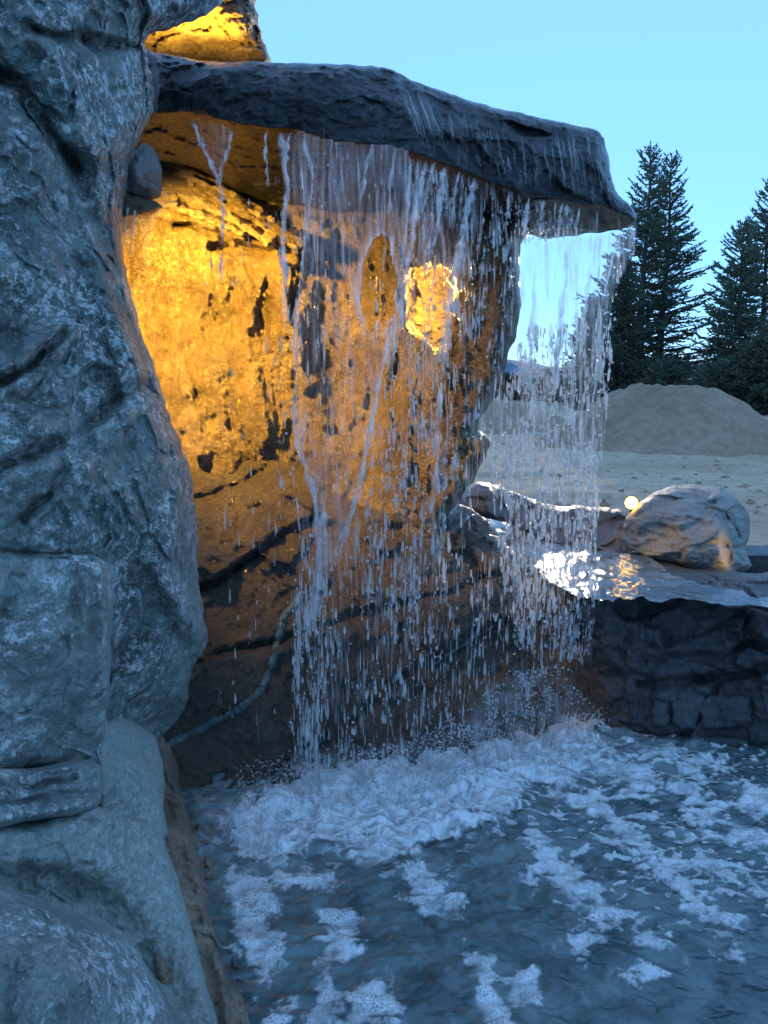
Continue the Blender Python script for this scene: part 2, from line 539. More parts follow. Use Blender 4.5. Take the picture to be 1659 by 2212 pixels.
# ------------------------------------------------------------------ rock builder
def rock(name, outline, anch, mat, label=None, cat='rock', step=4., edge=40., edepth=.12, thick=.5, feats=(), noise=(), holes=(), jit=3., parent=None, seed=0, n=6, fn=None):
    poly = catmull(outline, n)
    k = np.arange(len(poly))
    jn = np.stack([k * .31, k * 0. + seed, k * 0.], -1)
    poly = poly + np.stack([fbm(jn, 1., 4, seed), fbm(jn + 50, 1., 4, seed + 3)], -1) * jit * 2
    hp = [catmull(h, 5) for h in holes]
    x0, y0 = poly.min(0) - step
    x1, y1 = poly.max(0) + step
    xs, ys = np.arange(x0, x1 + step, step), np.arange(y0, y1 + step, step)
    gx, gy = np.meshgrid(xs, ys)
    ins = inside(poly, gx, gy)
    d, bx, by = dist_line(poly, gx, gy, near=True)
    for h in hp:
        hin = inside(h, gx, gy)
        d2, hx, hy = dist_line(h, gx, gy, near=True)
        ins &= ~hin
        m = (d2 < d) | hin
        bx, by, d = np.where(m, hx, bx), np.where(m, hy, by), np.where(m, d2, d)
    cell = ins[:-1, :-1] | ins[:-1, 1:] | ins[1:, :-1] | ins[1:, 1:]
    used = np.zeros(gx.shape, bool)
    used[:-1, :-1] |= cell; used[:-1, 1:] |= cell; used[1:, :-1] |= cell; used[1:, 1:] |= cell
    px = np.where(ins, gx, bx)[used]
    py = np.where(ins, gy, by)[used]
    bd = (~ins)[used]
    d = np.where(ins, d, 0)[used]
    idx = np.full(gx.shape, -1)
    idx[used] = np.arange(used.sum())
    Y = rbf(anch, px, py)
    if fn is not None:
        Y = fn(px, py, Y, d)
    t = np.clip(d / edge, 0, 1)
    Y = Y + edepth * (1 - np.sqrt(np.clip(1 - (1 - t) ** 2, 0, 1)))
    # wobble used to break up traced lines
    Q = np.stack([px / 60, py / 60, np.full(px.shape, seed * 1.7)], -1)
    wx, wy = fbm(Q, 1., 4, seed + 20) * 9, fbm(Q, 1., 4, seed + 30) * 9
    for f in feats:
        kind, pts, wd, ht = f[:4]
        if kind == 'line':                       # groove (ht<0) or ridge (ht>0)
            dl = dist_line(catmull(pts, 5, False), px + wx, py + wy, False)
            Y = Y - ht * np.exp(-(dl / wd) ** 2) * (.65 + .6 * np.clip(wx / 9 + .5, 0, 1))
        elif kind == 'poly':                     # raised (ht>0) or sunken facet with soft edge wd
            pl = catmull(pts, 5)
            sd = dist_line(pl, px + wx, py + wy)
            sd = np.where(inside(pl, px + wx, py + wy), sd, -sd)
            Y = Y - ht * sstep(-wd, wd, sd)
    P = W(px, py, Y)
    sup = np.clip(d / (edge * .35), .12, 1)
    disp = np.zeros(len(px))
    for nz in noise:
        kind, sc, amp = nz[:3]
        an = np.array(nz[3]) if len(nz) > 3 else np.ones(3)
        if kind == 'fbm': disp += amp * fbm(P * an, sc, 6, seed + 40)
        elif kind == 'ridge': disp += amp * (ridged(P * an, sc, 5, seed + 60) - .5)
        elif kind == 'facet':
            q = P * an + .12 / sc * np.stack([fbm(P, sc * 2, 3, seed + 70 + k) for k in range(3)], -1)
            f1, f2, fc = worley(q, sc, seed + 80, True)
            disp += amp * fc * sstep(0, .1, f2 - f1)
        elif kind == 'pit':
            f1, f2, fc = worley(P * an, sc, seed + 90)
            disp -= amp * np.clip(.45 - f1, 0, 1) * 2
    Y = Y - disp * sup
    front = W(px, py, Y)
    Yb = np.maximum(Y, rbf(anch, px, py)) + thick * np.sqrt(np.clip(d / edge, 0, 1)) * .9 + .01
    bidx = np.where(bd, np.arange(len(px)), 0)
    ni = np.flatnonzero(~bd)
    bidx[ni] = len(px) + np.arange(len(ni))
    back = W(px, py, Yb)[ni]
    V = np.concatenate([front, back])
    a, b, c, e = idx[:-1, :-1][cell], idx[:-1, 1:][cell], idx[1:, 1:][cell], idx[1:, :-1][cell]
    f1 = np.stack([a, e, c, b], -1)
    f2 = np.stack([bidx[a], bidx[b], bidx[c], bidx[e]], -1)
    f2 = f2[~((f2 == f1[:, [0, 3, 2, 1]]).all(1))]
    o = mesh_obj(name, V, [f1, f2], mat, True, parent)
    if parent is None:
        tag(o, label, cat)
    elif label:
        o['label'] = label
    return o

# ------------------------------------------------------------------ the setting: ground, hills, pool
GZ = .55                                     # level of the bare ground behind the fountain


def grid_obj(name, xs, ys, zf, mat):
    gx, gy = np.meshgrid(xs, ys)
    z = zf(gx, gy)
    V = np.stack([gx, gy, z], -1).reshape(-1, 3)
    n, m = gx.shape
    i = np.arange(n * m).reshape(n, m)
    f = np.stack([i[:-1, :-1].ravel(), i[:-1, 1:].ravel(), i[1:, 1:].ravel(), i[1:, :-1].ravel()], -1)
    return mesh_obj(name, V, f, mat)


def ground_z(x, y):
    P = np.stack([x, y, x * 0], -1)
    z = GZ + .06 * fbm(P, .5, 5, 3) + .05 * fbm(P * np.array([.5, 1, 1]), 2.2, 5, 5)
    z = z + .012 * sstep(14, 45, y) * (y - 14) - .13 * sstep(7.2, 6.2, y)
    return np.where(y > 80, np.maximum(z * 0 + GZ + .3, z - (y - 80) * .03), z)


gx_ = np.concatenate([-np.geomspace(6000, 14, 26), np.linspace(-12, 14, 120), np.geomspace(15, 6000, 26)])
gy_ = np.concatenate([np.linspace(4.85, 14, 120), np.linspace(14.3, 50, 70), np.geomspace(53, 9000, 30)])
tag(grid_obj('ground', gx_, gy_, lambda x, y: np.where(y > 80, GZ - .2, ground_z(x, y)), M['ground']), kind='structure')


def hills_z(x, y):
    P = np.stack([x / 900, y * 0 + 3, y / 900], -1)
    r = np.exp(-((y - 5200) / 900) ** 2)
    return -5 + r * (95 + 70 * fbm(P, 1., 5, 9) + 40 * sstep(500, 3000, x))


def near_ground(x, y):
    return .32 + .03 * fbm(np.stack([x, y, x * 0], -1), .7, 4, 8)


for ax_, ay_ in ((np.concatenate([-np.geomspace(900, 10, 14), np.linspace(-9, 9, 50), np.geomspace(10, 900, 14)]), np.concatenate([-np.geomspace(900, 8, 14), np.linspace(-7.5, -1.45, 24)])),
                 (np.concatenate([-np.geomspace(900, 10, 14), np.linspace(-9, -3.15, 24)]), np.linspace(-1.45, 4.2, 24)),
                 (np.concatenate([np.linspace(4.15, 9, 24), np.geomspace(10, 900, 14)]), np.linspace(-1.45, 4.2, 24))):
    tag(grid_obj('ground', ax_, ay_, near_ground, M['bounce_ground']), kind='structure')  # unseen ground around the pool, added to bounce skylight onto the rocks
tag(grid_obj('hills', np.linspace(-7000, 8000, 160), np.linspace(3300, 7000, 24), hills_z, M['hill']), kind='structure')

# the pool's side walls
def wall_box(x0, x1, y0, y1, z0, z1):
    V = np.array([(x, y, z) for x in (x0, x1) for y in (y0, y1) for z in (z0, z1)])
    f = np.array([(0, 1, 3, 2), (4, 6, 7, 5), (0, 4, 5, 1), (2, 3, 7, 6), (1, 5, 7, 3), (0, 2, 6, 4)])
    return tag(mesh_obj('pool_wall', V, f, M['ledge'], False), kind='structure')


wall_box(-3.6, 4.6, 4.7, 5.0, -.6, .52)
wall_box(-3.6, -3.1, -1.8, 4.69, -.6, .40)
wall_box(4.1, 4.6, -1.8, 4.69, -.6, .40)
wall_box(-3.09, 4.09, -1.8, -1.4, -.6, .40)
# pool basin under the water, then the water sheet with its waves
px_, py_ = np.meshgrid(np.linspace(-3.2, 4.2, 60), np.linspace(-1.5, 4.6, 50))
tag(grid_obj('pool_floor', np.linspace(-3.2, 4.2, 60), np.linspace(-1.5, 4.9, 50), lambda x, y: -.5 + .05 * fbm(np.stack([x, y, x * 0], -1), 1.5, 4, 2), M['ledge']), kind='structure')


def falls_line(x):                           # forward distance at which the falling water lands
    return np.interp(x, [-1.2, -.45, .1, .6, 1.2, 1.6], [2.5, 2.72, 2.98, 3.2, 3.45, 3.55])


def water_z(x, y):
    P = np.stack([x, y, x * 0], -1)
    near = np.exp(-np.clip(np.abs(y - falls_line(x)) - .1, 0, 9) * 1.6)
    P = P + .02 * np.stack([fbm(P, 4., 2, 13), fbm(P, 4., 2, 14), x * 0], -1)
    z = .016 * fbm(P * np.array([1, 1.6, 1]), 4., 3, 12) * (.8 + near) + (.008 + .014 * near) * fbm(P * np.array([1, 1.8, 1]), 11., 3, 15)
    return z


wx_ = np.concatenate([np.linspace(-3.2, -.9, 40), np.linspace(-.89, 2.0, 480), np.linspace(2.02, 4.2, 60)])
wy_ = np.concatenate([np.linspace(-1.5, 1.45, 40), np.linspace(1.46, 3.7, 400), np.linspace(3.72, 4.9, 30)])
pw = tag(grid_obj('pool_water', wx_, wy_, water_z, M['pool']), kind='structure')
gx, gy = np.meshgrid(wx_, wy_)
dl_ = gy - falls_line(gx)
air_ = np.exp(-(np.where(dl_ > 0, dl_ / .25, dl_ / .42)) ** 2) * sstep(-.85, -.5, gx) * sstep(1.5, 1.1, gx)
air_ = air_ * np.clip(.75 + .6 * fbm(np.stack([gx, gy, gx * 0], -1), 3.5, 4, 19), 0, 1)
attr(pw, 'air', air_.ravel())

# ------------------------------------------------------------------ foreground rocks at the left
BIG = [('fbm', 2.2, .05), ('facet', 3.2, .055, (1, 1, .7)), ('facet', 8., .024), ('facet', 19., .009), ('fbm', 14., .012), ('ridge', 5., .035, (1, 1, .6)), ('pit', 26., .008)]
rock('rock_pillar',
     [(-430, -90), (560, -90), (500, -25), (470, 14), (440, 36), (400, 50), (368, 62), (330, 72), (311, 88), (318, 112), (322, 145), (331, 178), (334, 215), (325, 252), (309, 285), (298, 312), (284, 332), (277, 362), (272, 395), (269, 425), (264, 455), (261, 492), (264, 532), (272, 580), (285, 640), (305, 718), (328, 775), (345, 830), (360, 880), (380, 930), (400, 982), (414, 1030), (419, 1080), (426, 1130), (426, 1200), (431, 1260), (440, 1320), (448, 1378), (440, 1412), (416, 1440), (410, 1482), (399, 1530), (374, 1566), (350, 1590), (300, 1640), (150, 1680), (-90, 1680), (-430, 1690)],
     [(-430, -90, 2.15), (-430, 800, 1.95), (-430, 1690, 2.0), (-90, -90, 1.95), (0, 0, 1.98), (200, 0, 2.2), (300, 100, 2.42), (480, 0, 2.75), (330, 215, 2.5), (0, 300, 1.95), (150, 300, 2.1), (0, 600, 1.8), (262, 490, 2.35), (130, 600, 1.95), (0, 1000, 1.78), (200, 1000, 1.9), (400, 1000, 2.3), (0, 1200, 1.82), (250, 1250, 1.98), (425, 1200, 2.3), (445, 1380, 2.35), (300, 1450, 2.1), (340, 1590, 2.5), (100, 1600, 1.95), (-90, 1650, 1.9)],
     M['pillar'], 'tall blue grey rock pillar with white mineral crust filling the left edge', 'rock pillar', step=3.0, edge=55, edepth=.22, thick=.5, seed=1, jit=3,
     feats=[('line', [(-60, 130), (40, 175), (90, 240), (140, 310), (180, 370)], 26, -.10),
            ('line', [(60, 60), (150, 90), (250, 110)], 12, -.05),
            ('poly', [(-90, 150), (20, 150), (85, 235), (150, 330), (185, 420), (180, 520), (200, 640), (90, 720), (-90, 760)], 18, -.07),
            ('poly', [(180, 70), (300, 100), (200, 110), (170, 80)], 10, -.08),
            ('line', [(150, 320), (190, 420), (215, 520), (250, 560)], 18, -.05),
            ('line', [(170, 690), (120, 740), (60, 800), (0, 830)], 9, -.06),
            ('line', [(-40, 1040), (40, 1000), (120, 960), (180, 930), (250, 860), (330, 830)], 16, -.07),
            ('poly', [(60, 690), (170, 700), (150, 760), (60, 850), (40, 830)], 12, .05),
            ('poly', [(180, 800), (240, 800), (270, 870), (190, 930), (150, 880)], 10, -.08),
            ('line', [(60, 1120), (110, 1060), (150, 1000), (190, 960)], 14, -.05),
            ('line', [(255, 1060), (275, 1110), (310, 1160), (340, 1220), (420, 1370)], 18, .045),
            ('line', [(255, 1060), (280, 1120), (300, 1150)], 7, -.04),
            ('poly', [(0, 1000), (190, 1000), (240, 1120), (250, 1190), (-90, 1180), (-90, 1020)], 25, .05),
            ('poly', [(250, 1180), (320, 1240), (430, 1400), (400, 1540), (330, 1600), (245, 1590), (240, 1400)], 22, -.06)],
     noise=BIG)
rock('rock_block', [(-330, 1190), (-90, 1180), (80, 1186), (150, 1190), (222, 1200), (246, 1235), (246, 1300), (239, 1400), (236, 1500), (226, 1590), (214, 1648), (100, 1660), (-90, 1670), (-330, 1670)],
     [(-330, 1400, 1.75), (-90, 1180, 1.72), (150, 1190, 1.83), (240, 1250, 1.9), (236, 1500, 1.9), (100, 1400, 1.72), (-90, 1400, 1.66), (0, 1650, 1.7), (215, 1640, 1.93)],
     M['block'], 'squarish pale rock block set low in the pillar at the left edge', step=3.0, edge=34, edepth=.12, thick=.4, seed=2, jit=5,
     feats=[('line', [(160, 1230), (165, 1330), (160, 1460), (150, 1560)], 14, -.018), ('line', [(215, 1230), (225, 1330), (218, 1480)], 9, .02), ('poly', [(-90, 1560), (120, 1545), (220, 1500), (215, 1640), (-90, 1660)], 20, -.05)],
     noise=[('fbm', 3., .04), ('facet', 5., .035), ('facet', 12., .016), ('fbm', 22., .009), ('pit', 30., .006)])
rock('rock_shelf', [(-330, 1660), (-90, 1655), (60, 1660), (160, 1640), (215, 1650), (222, 1690), (216, 1735), (190, 1755), (60, 1775), (-90, 1800), (-330, 1800)],
     [(-330, 1720, 1.7), (-90, 1650, 1.62), (200, 1650, 1.88), (210, 1730, 1.86), (0, 1780, 1.62)],
     M['block'], 'low layered rock shelf with white flakes under the squarish block', step=3.0, edge=18, edepth=.08, thick=.4, seed=3, jit=2,
     feats=[('line', [(-60, 1690), (60, 1700), (160, 1680)], 7, -.03), ('line', [(-60, 1740), (100, 1725), (200, 1710)], 8, -.025)],
     noise=[('fbm', 3., .02), ('facet', 8., .016, (1, 1, 2.2)), ('fbm', 20., .008)])
rock('rock_neck', [(205, 1570), (260, 1540), (330, 1585), (345, 1625), (356, 1680), (353, 1740), (362, 1800), (330, 1830), (210, 1800), (200, 1700)],
     [(205, 1580, 2.05), (340, 1600, 2.42), (355, 1740, 2.2), (210, 1780, 1.95), (280, 1680, 2.05)],
     M['step'], 'narrow smooth rock neck joining pillar and step beside the shelf', step=3.0, edge=30, edepth=.12, thick=.35, seed=4, jit=2,
     noise=[('fbm', 4., .02), ('facet', 9., .012), ('fbm', 24., .006)])
rock('rock_step', [(-400, 1790), (-90, 1770), (60, 1775), (150, 1752), (205, 1738), (260, 1760), (330, 1764), (348, 1785), (362, 1840), (385, 1900), (408, 1980), (430, 2060), (450, 2130), (480, 2215), (500, 2290), (-90, 2300), (-400, 2300)],
     [(-400, 1790, 1.75), (-400, 2290, 1.6), (-90, 1770, 1.66), (0, 1780, 1.72), (200, 1742, 1.86), (340, 1778, 2.12), (300, 1880, 1.9), (380, 1900, 2.0), (430, 2090, 1.73), (480, 2215, 1.58), (0, 1930, 1.6), (150, 1950, 1.72), (250, 1980, 1.78), (260, 2212, 1.5), (0, 2212, 1.5)],
     M['step'], 'broad grey green rock step with a flat top near the bottom left', step=3.0, edge=28, edepth=.10, thick=.5, seed=5, jit=2.5,
     feats=[('line', [(-60, 1900), (100, 1905), (190, 1930), (260, 1985), (320, 2060), (370, 2150)], 40, -.08), ('line', [(190, 1745), (235, 1775), (200, 1850)], 18, .02)],
     noise=[('fbm', 3., .03), ('facet', 7., .016), ('fbm', 18., .010), ('pit', 34., .006)])
rock('foreground_boulder', [(-300, 1960), (-90, 1925), (0, 1924), (70, 1934), (140, 1962), (200, 1985), (262, 2010), (292, 2048), (320, 2090), (352, 2140), (378, 2190), (395, 2250), (400, 2320), (-90, 2330), (-300, 2330)],
     [(-300, 2000, 1.5), (-300, 2300, 1.3), (-90, 1925, 1.42), (0, 1930, 1.44), (150, 1970, 1.5), (270, 2020, 1.58), (380, 2200, 1.46), (0, 2100, 1.22), (180, 2120, 1.28), (0, 2260, 1.12), (250, 2260, 1.3)],
     M['block'], 'rounded grey boulder in the bottom left corner with a pale vertical streak', 'boulder', step=3.0, edge=45, edepth=.14, thick=.4, seed=6, jit=2,
     feats=[('line', [(130, 2060), (140, 2140), (150, 2240)], 14, .02), ('line', [(60, 2080), (30, 2160), (20, 2240)], 20, -.02)],
     noise=[('fbm', 3.5, .03), ('facet', 8., .014), ('fbm', 20., .008), ('pit', 34., .005)])
rock('wet_side_rock', [(300, 1600), (345, 1588), (372, 1628), (402, 1685), (440, 1752), (462, 1800), (474, 1850), (484, 1920), (494, 1970), (515, 2030), (535, 2080), (546, 2140), (552, 2200), (560, 2300), (430, 2330), (330, 2100), (300, 1800)],
     [(330, 1590, 2.75), (345, 1640, 2.65), (402, 1685, 2.95), (360, 1800, 2.3), (470, 1830, 2.5), (400, 1950, 2.02), (490, 1960, 2.2), (440, 2100, 1.78), (530, 2080, 1.93), (480, 2212, 1.64), (550, 2190, 1.75), (555, 2300, 1.6), (310, 1800, 2.4), (400, 2300, 1.6)],
     M['side'], 'brown stained wet rock flank dropping from the step into the pool', step=3.0, edge=22, edepth=.08, thick=.35, seed=7, jit=3,
     feats=[('line', [(360, 1640), (400, 1800), (440, 1960), (480, 2120), (500, 2260)], 12, .03), ('line', [(400, 1720), (440, 1850), (455, 1960), (500, 2100)], 9, -.05)],
     noise=[('fbm', 5., .03), ('facet', 11., .022, (1, 1, .5)), ('ridge', 14., .02, (1, 1, .4)), ('fbm', 30., .008)])

# ------------------------------------------------------------------ the cave: back wall with its opening, floor rock, overhanging slab
rock('cave_wall', [(180, 240), (400, 230), (700, 250), (950, 300), (1130, 380), (1165, 470), (1125, 530), (1122, 600), (1126, 660), (1118, 710), (1100, 765), (1078, 830), (1062, 868), (1040, 900), (1033, 925), (1056, 945), (1058, 962), (1048, 990), (1020, 1040), (992, 1085), (960, 1120), (930, 1200), (700, 1260), (380, 1240), (180, 1100)],
     [(200, 250, 4.1), (300, 400, 3.95), (480, 330, 4.25), (660, 340, 4.35), (450, 460, 3.85), (640, 540, 3.82), (420, 520, 3.8), (300, 700, 3.85), (350, 900, 3.8), (470, 700, 4.0), (560, 560, 3.9), (600, 720, 3.95), (560, 900, 3.95), (650, 700, 4.0), (640, 950, 4.02), (780, 500, 4.05), (780, 750, 4.05), (760, 1000, 4.0), (900, 450, 4.0), (880, 800, 3.95), (1000, 500, 3.75), (1000, 800, 3.7), (1110, 700, 3.85), (1100, 480, 3.9), (960, 1000, 3.75), (1050, 950, 3.8), (900, 1150, 3.75), (600, 1200, 3.9), (400, 1150, 3.7)],
     M['cave'], 'gold lit cave wall with a see through opening behind the falling water', 'rock wall', step=3.2, edge=30, edepth=.2, thick=.45, seed=11, jit=3,
     holes=[[(888, 590), (900, 580), (950, 577), (974, 588), (984, 610), (978, 650), (970, 700), (958, 745), (940, 742), (910, 716), (890, 690), (882, 640)]],
     feats=[('poly', [(330, 335), (420, 360), (520, 420), (620, 490), (665, 520), (660, 545), (540, 480), (430, 430), (340, 400)], 12, .16),
            ('poly', [(350, 440), (430, 455), (560, 500), (650, 540), (660, 580), (560, 540), (420, 490), (340, 470)], 9, .10),
            ('line', [(380, 480), (470, 510), (530, 530), (610, 548)], 6, -.10),
            ('poly', [(455, 528), (540, 532), (640, 536), (665, 575), (640, 556), (540, 552), (460, 548)], 7, -.10),
            ('line', [(600, 548), (615, 600), (625, 680), (640, 760), (660, 830)], 14, .07),
            ('line', [(545, 580), (540, 680), (552, 780), (560, 880), (570, 950)], 22, .07),
            ('line', [(575, 640), (585, 760), (600, 880), (610, 960)], 18, -.035),
            ('line', [(490, 860), (500, 920), (530, 965)], 8, -.03),
            ('line', [(330, 700), (390, 800), (420, 900), (440, 980)], 14, .04),
            ('line', [(400, 600), (430, 700), (450, 800)], 10, .03),
            ('line', [(680, 560), (700, 700), (710, 850), (730, 1000)], 30, -.03),
            ('line', [(850, 900), (900, 960), (1000, 1010)], 16, -.06)],
     noise=[('fbm', 2.5, .05), ('facet', 3.0, .02, (1, 1, .4)), ('ridge', 3.2, .09, (1, 1, .22)), ('ridge', 8., .035, (1, 1, .4)), ('fbm', 16., .018), ('fbm', 42., .006)])

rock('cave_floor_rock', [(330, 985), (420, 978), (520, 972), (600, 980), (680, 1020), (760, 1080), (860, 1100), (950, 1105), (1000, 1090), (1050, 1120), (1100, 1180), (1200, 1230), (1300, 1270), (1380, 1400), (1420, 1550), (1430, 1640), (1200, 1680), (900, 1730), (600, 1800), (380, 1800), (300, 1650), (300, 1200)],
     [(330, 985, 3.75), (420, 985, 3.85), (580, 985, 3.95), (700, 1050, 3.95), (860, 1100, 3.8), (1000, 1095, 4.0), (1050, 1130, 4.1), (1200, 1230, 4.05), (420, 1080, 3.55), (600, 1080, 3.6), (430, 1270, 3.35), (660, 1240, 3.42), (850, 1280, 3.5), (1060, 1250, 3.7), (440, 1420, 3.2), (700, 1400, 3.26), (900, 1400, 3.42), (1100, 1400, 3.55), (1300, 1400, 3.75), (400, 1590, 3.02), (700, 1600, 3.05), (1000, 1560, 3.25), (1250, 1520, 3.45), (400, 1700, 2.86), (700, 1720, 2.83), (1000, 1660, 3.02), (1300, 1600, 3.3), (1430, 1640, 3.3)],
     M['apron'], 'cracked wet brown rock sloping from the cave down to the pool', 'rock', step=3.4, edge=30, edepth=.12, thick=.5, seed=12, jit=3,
     feats=[('line', [(400, 1285), (470, 1258), (510, 1228), (560, 1188), (620, 1150), (690, 1118)], 7, -.10),
            ('poly', [(390, 1290), (470, 1265), (560, 1195), (690, 1125), (760, 1160), (700, 1330), (600, 1390), (440, 1415), (380, 1420)], 10, -.05),
            ('line', [(400, 1080), (470, 1062), (530, 1040), (580, 1004)], 6, -.05),
            ('poly', [(400, 980), (560, 978), (640, 1000), (580, 1010), (530, 1045), (420, 1080)], 8, -.05),
            ('line', [(430, 1425), (520, 1400), (600, 1388), (660, 1362), (740, 1335), (830, 1310), (960, 1280), (1080, 1235)], 8, -.07),
            ('line', [(930, 1435), (1000, 1390), (1060, 1355), (1110, 1330)], 10, -.09),
            ('line', [(520, 1720), (600, 1670), (680, 1610), (760, 1555), (830, 1490), (900, 1440)], 8, -.05),
            ('poly', [(900, 1290), (1060, 1260), (1110, 1330), (1000, 1390), (920, 1430)], 14, .06),
            ('line', [(820, 1130), (900, 1150), (980, 1180), (1040, 1240)], 16, -.08)],
     noise=[('fbm', 2.5, .05), ('facet', 4., .035), ('facet', 10., .014), ('fbm', 18., .010), ('ridge', 8., .018)])


def tube(name, pts, rad, mat, parent=None, seg=7, ends=True):
    P = np.array(pts, float)
    n = len(P)
    T = np.gradient(P, axis=0)
    T /= np.linalg.norm(T, axis=1)[:, None] + 1e-9
    up = np.array([.13, .9, .4])
    A = np.cross(T, up); A /= np.linalg.norm(A, axis=1)[:, None] + 1e-9
    B = np.cross(T, A)
    r = np.broadcast_to(np.asarray(rad, float), (n,))
    an = np.linspace(0, 2 * math.pi, seg, endpoint=False)
    V = P[:, None] + r[:, None, None] * (np.cos(an)[None, :, None] * A[:, None] + np.sin(an)[None, :, None] * B[:, None])
    V = V.reshape(-1, 3)
    i = np.arange(n * seg).reshape(n, seg)
    j = np.roll(i, -1, 1)
    f = np.stack([i[:-1].ravel(), j[:-1].ravel(), j[1:].ravel(), i[1:].ravel()], -1)
    return mesh_obj(name, V, f, mat, True, parent)


fl = bpy.data.objects['cave_floor_rock']
# the raised teal seams that cross the floor rock
import mathutils
from mathutils.bvhtree import BVHTree


BVC = {}


def bvh_of(o):
    if o.name in BVC:
        return BVC[o.name]
    me = o.data
    v = np.empty(len(me.vertices) * 3); me.vertices.foreach_get('co', v)
    v = v.reshape(-1, 3) + np.array(o.location)
    li = np.empty(len(me.loops), np.int32); me.loops.foreach_get('vertex_index', li)
    st = np.empty(len(me.polygons), np.int32); me.polygons.foreach_get('loop_start', st)
    BVC[o.name] = BVHTree.FromPolygons(v.tolist(), [q.tolist() for q in np.split(li, st[1:])])
    return BVC[o.name]


def on_surface(o, pts2d, lift=.0):
    bv = bvh_of(o)
    res = []
    for (x, y) in pts2d:
        e = W(x, y, 1.0)
        dr = mathutils.Vector(e - np.array([0, 0, HC])).normalized()
        h = bv.ray_cast(mathutils.Vector((0, 0, HC)), dr)
        if h[0] is not None:
            res.append(np.array(h[0] - dr * lift))
    return np.array(res)


for pts, rd in (([(352, 1618), (400, 1592), (450, 1568), (505, 1543), (548, 1508), (572, 1470), (592, 1420), (603, 1370), (612, 1335), (640, 1305), (655, 1275)], .017),
                ([(932, 1437), (965, 1412), (1000, 1392), (1040, 1368), (1085, 1342)], .013),
                ([(520, 1712), (580, 1680), (650, 1632), (720, 1582)], .012)):
    c = catmull(pts, 9, False)
    s = on_surface(fl, c, -.009)
    rr = rd * (1.15 + .25 * fbm(np.stack([np.arange(len(s)) * .23, np.zeros(len(s)), np.zeros(len(s))], -1), 1., 3, 4))
    rr[0] = rr[-1] = rd * .3
    s = s + .006 * np.stack([fbm(s, 12., 4, k) for k in (1, 2, 3)], -1)
    tube('rock_seam', s, rr, M['vein'], fl)


def slab_fn(px, py, Y, d):
    # front face on an upright plane, underside on a level plane behind the lower front edge
    crease = np.interp(px, [300, 400, 520, 590, 640, 700, 780, 860, 930, 1000, 1060, 1150, 1240, 1290, 1330, 1380],
                       [250, 240, 266, 276, 280, 298, 310, 319, 341, 366, 392, 420, 436, 446, 458, 476])
    Yf = np.interp(px, [300, 500, 700, 900, 1150, 1300, 1400], [2.95, 2.86, 2.88, 3.0, 3.25, 3.4, 3.5])
    b = (CY - crease) / F
    zc = HC + (-SP + b * CP) / (CP + b * SP) * Yf
    bb = (CY - py) / F
    tt = (-SP + bb * CP) / (CP + bb * SP)
    Yu = (zc - HC) / np.maximum(tt, .02)
    Yu = np.minimum(Yu, 5.2)
    top = np.interp(px, [300, 620, 850, 950, 1080, 1290, 1330], [105, 136, 152, 195, 235, 280, 380])
    face = Yf + .10 * sstep(.55, 0., np.clip((py - top) / np.maximum(crease - top, 1), 0, 1))
    return np.where(py > crease, np.maximum(Yu, Yf), face)


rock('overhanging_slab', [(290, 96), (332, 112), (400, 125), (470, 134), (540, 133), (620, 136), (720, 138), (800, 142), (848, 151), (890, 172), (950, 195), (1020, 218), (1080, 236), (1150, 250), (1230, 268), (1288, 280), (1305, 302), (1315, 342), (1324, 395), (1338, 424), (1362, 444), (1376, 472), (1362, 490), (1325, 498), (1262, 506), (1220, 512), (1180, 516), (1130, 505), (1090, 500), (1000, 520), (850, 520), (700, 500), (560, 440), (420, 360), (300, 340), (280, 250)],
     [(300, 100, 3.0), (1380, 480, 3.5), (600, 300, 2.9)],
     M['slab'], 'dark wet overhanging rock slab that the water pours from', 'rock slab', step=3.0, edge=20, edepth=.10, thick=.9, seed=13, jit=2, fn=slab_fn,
     feats=[('line', [(870, 165), (900, 230), (930, 300), (960, 345)], 9, -.02), ('poly', [(1090, 262), (1150, 275), (1190, 290), (1120, 290)], 6, -.05),
            ('line', [(1040, 300), (1080, 360), (1120, 410)], 14, .03), ('line', [(330, 120), (345, 180), (335, 240)], 16, .05),
            ('poly', [(1000, 300), (1050, 280), (1080, 350), (1060, 385), (1020, 350)], 10, -.03),
            ('poly', [(1290, 440), (1335, 460), (1320, 490), (1280, 470)], 8, -.08)],
     noise=[('fbm', 3., .035), ('facet', 5., .025, (1, 1, 2.)), ('facet', 14., .008, (1, 1, 2.)), ('fbm', 20., .007), ('ridge', 9., .012, (1, 1, 2.4))])

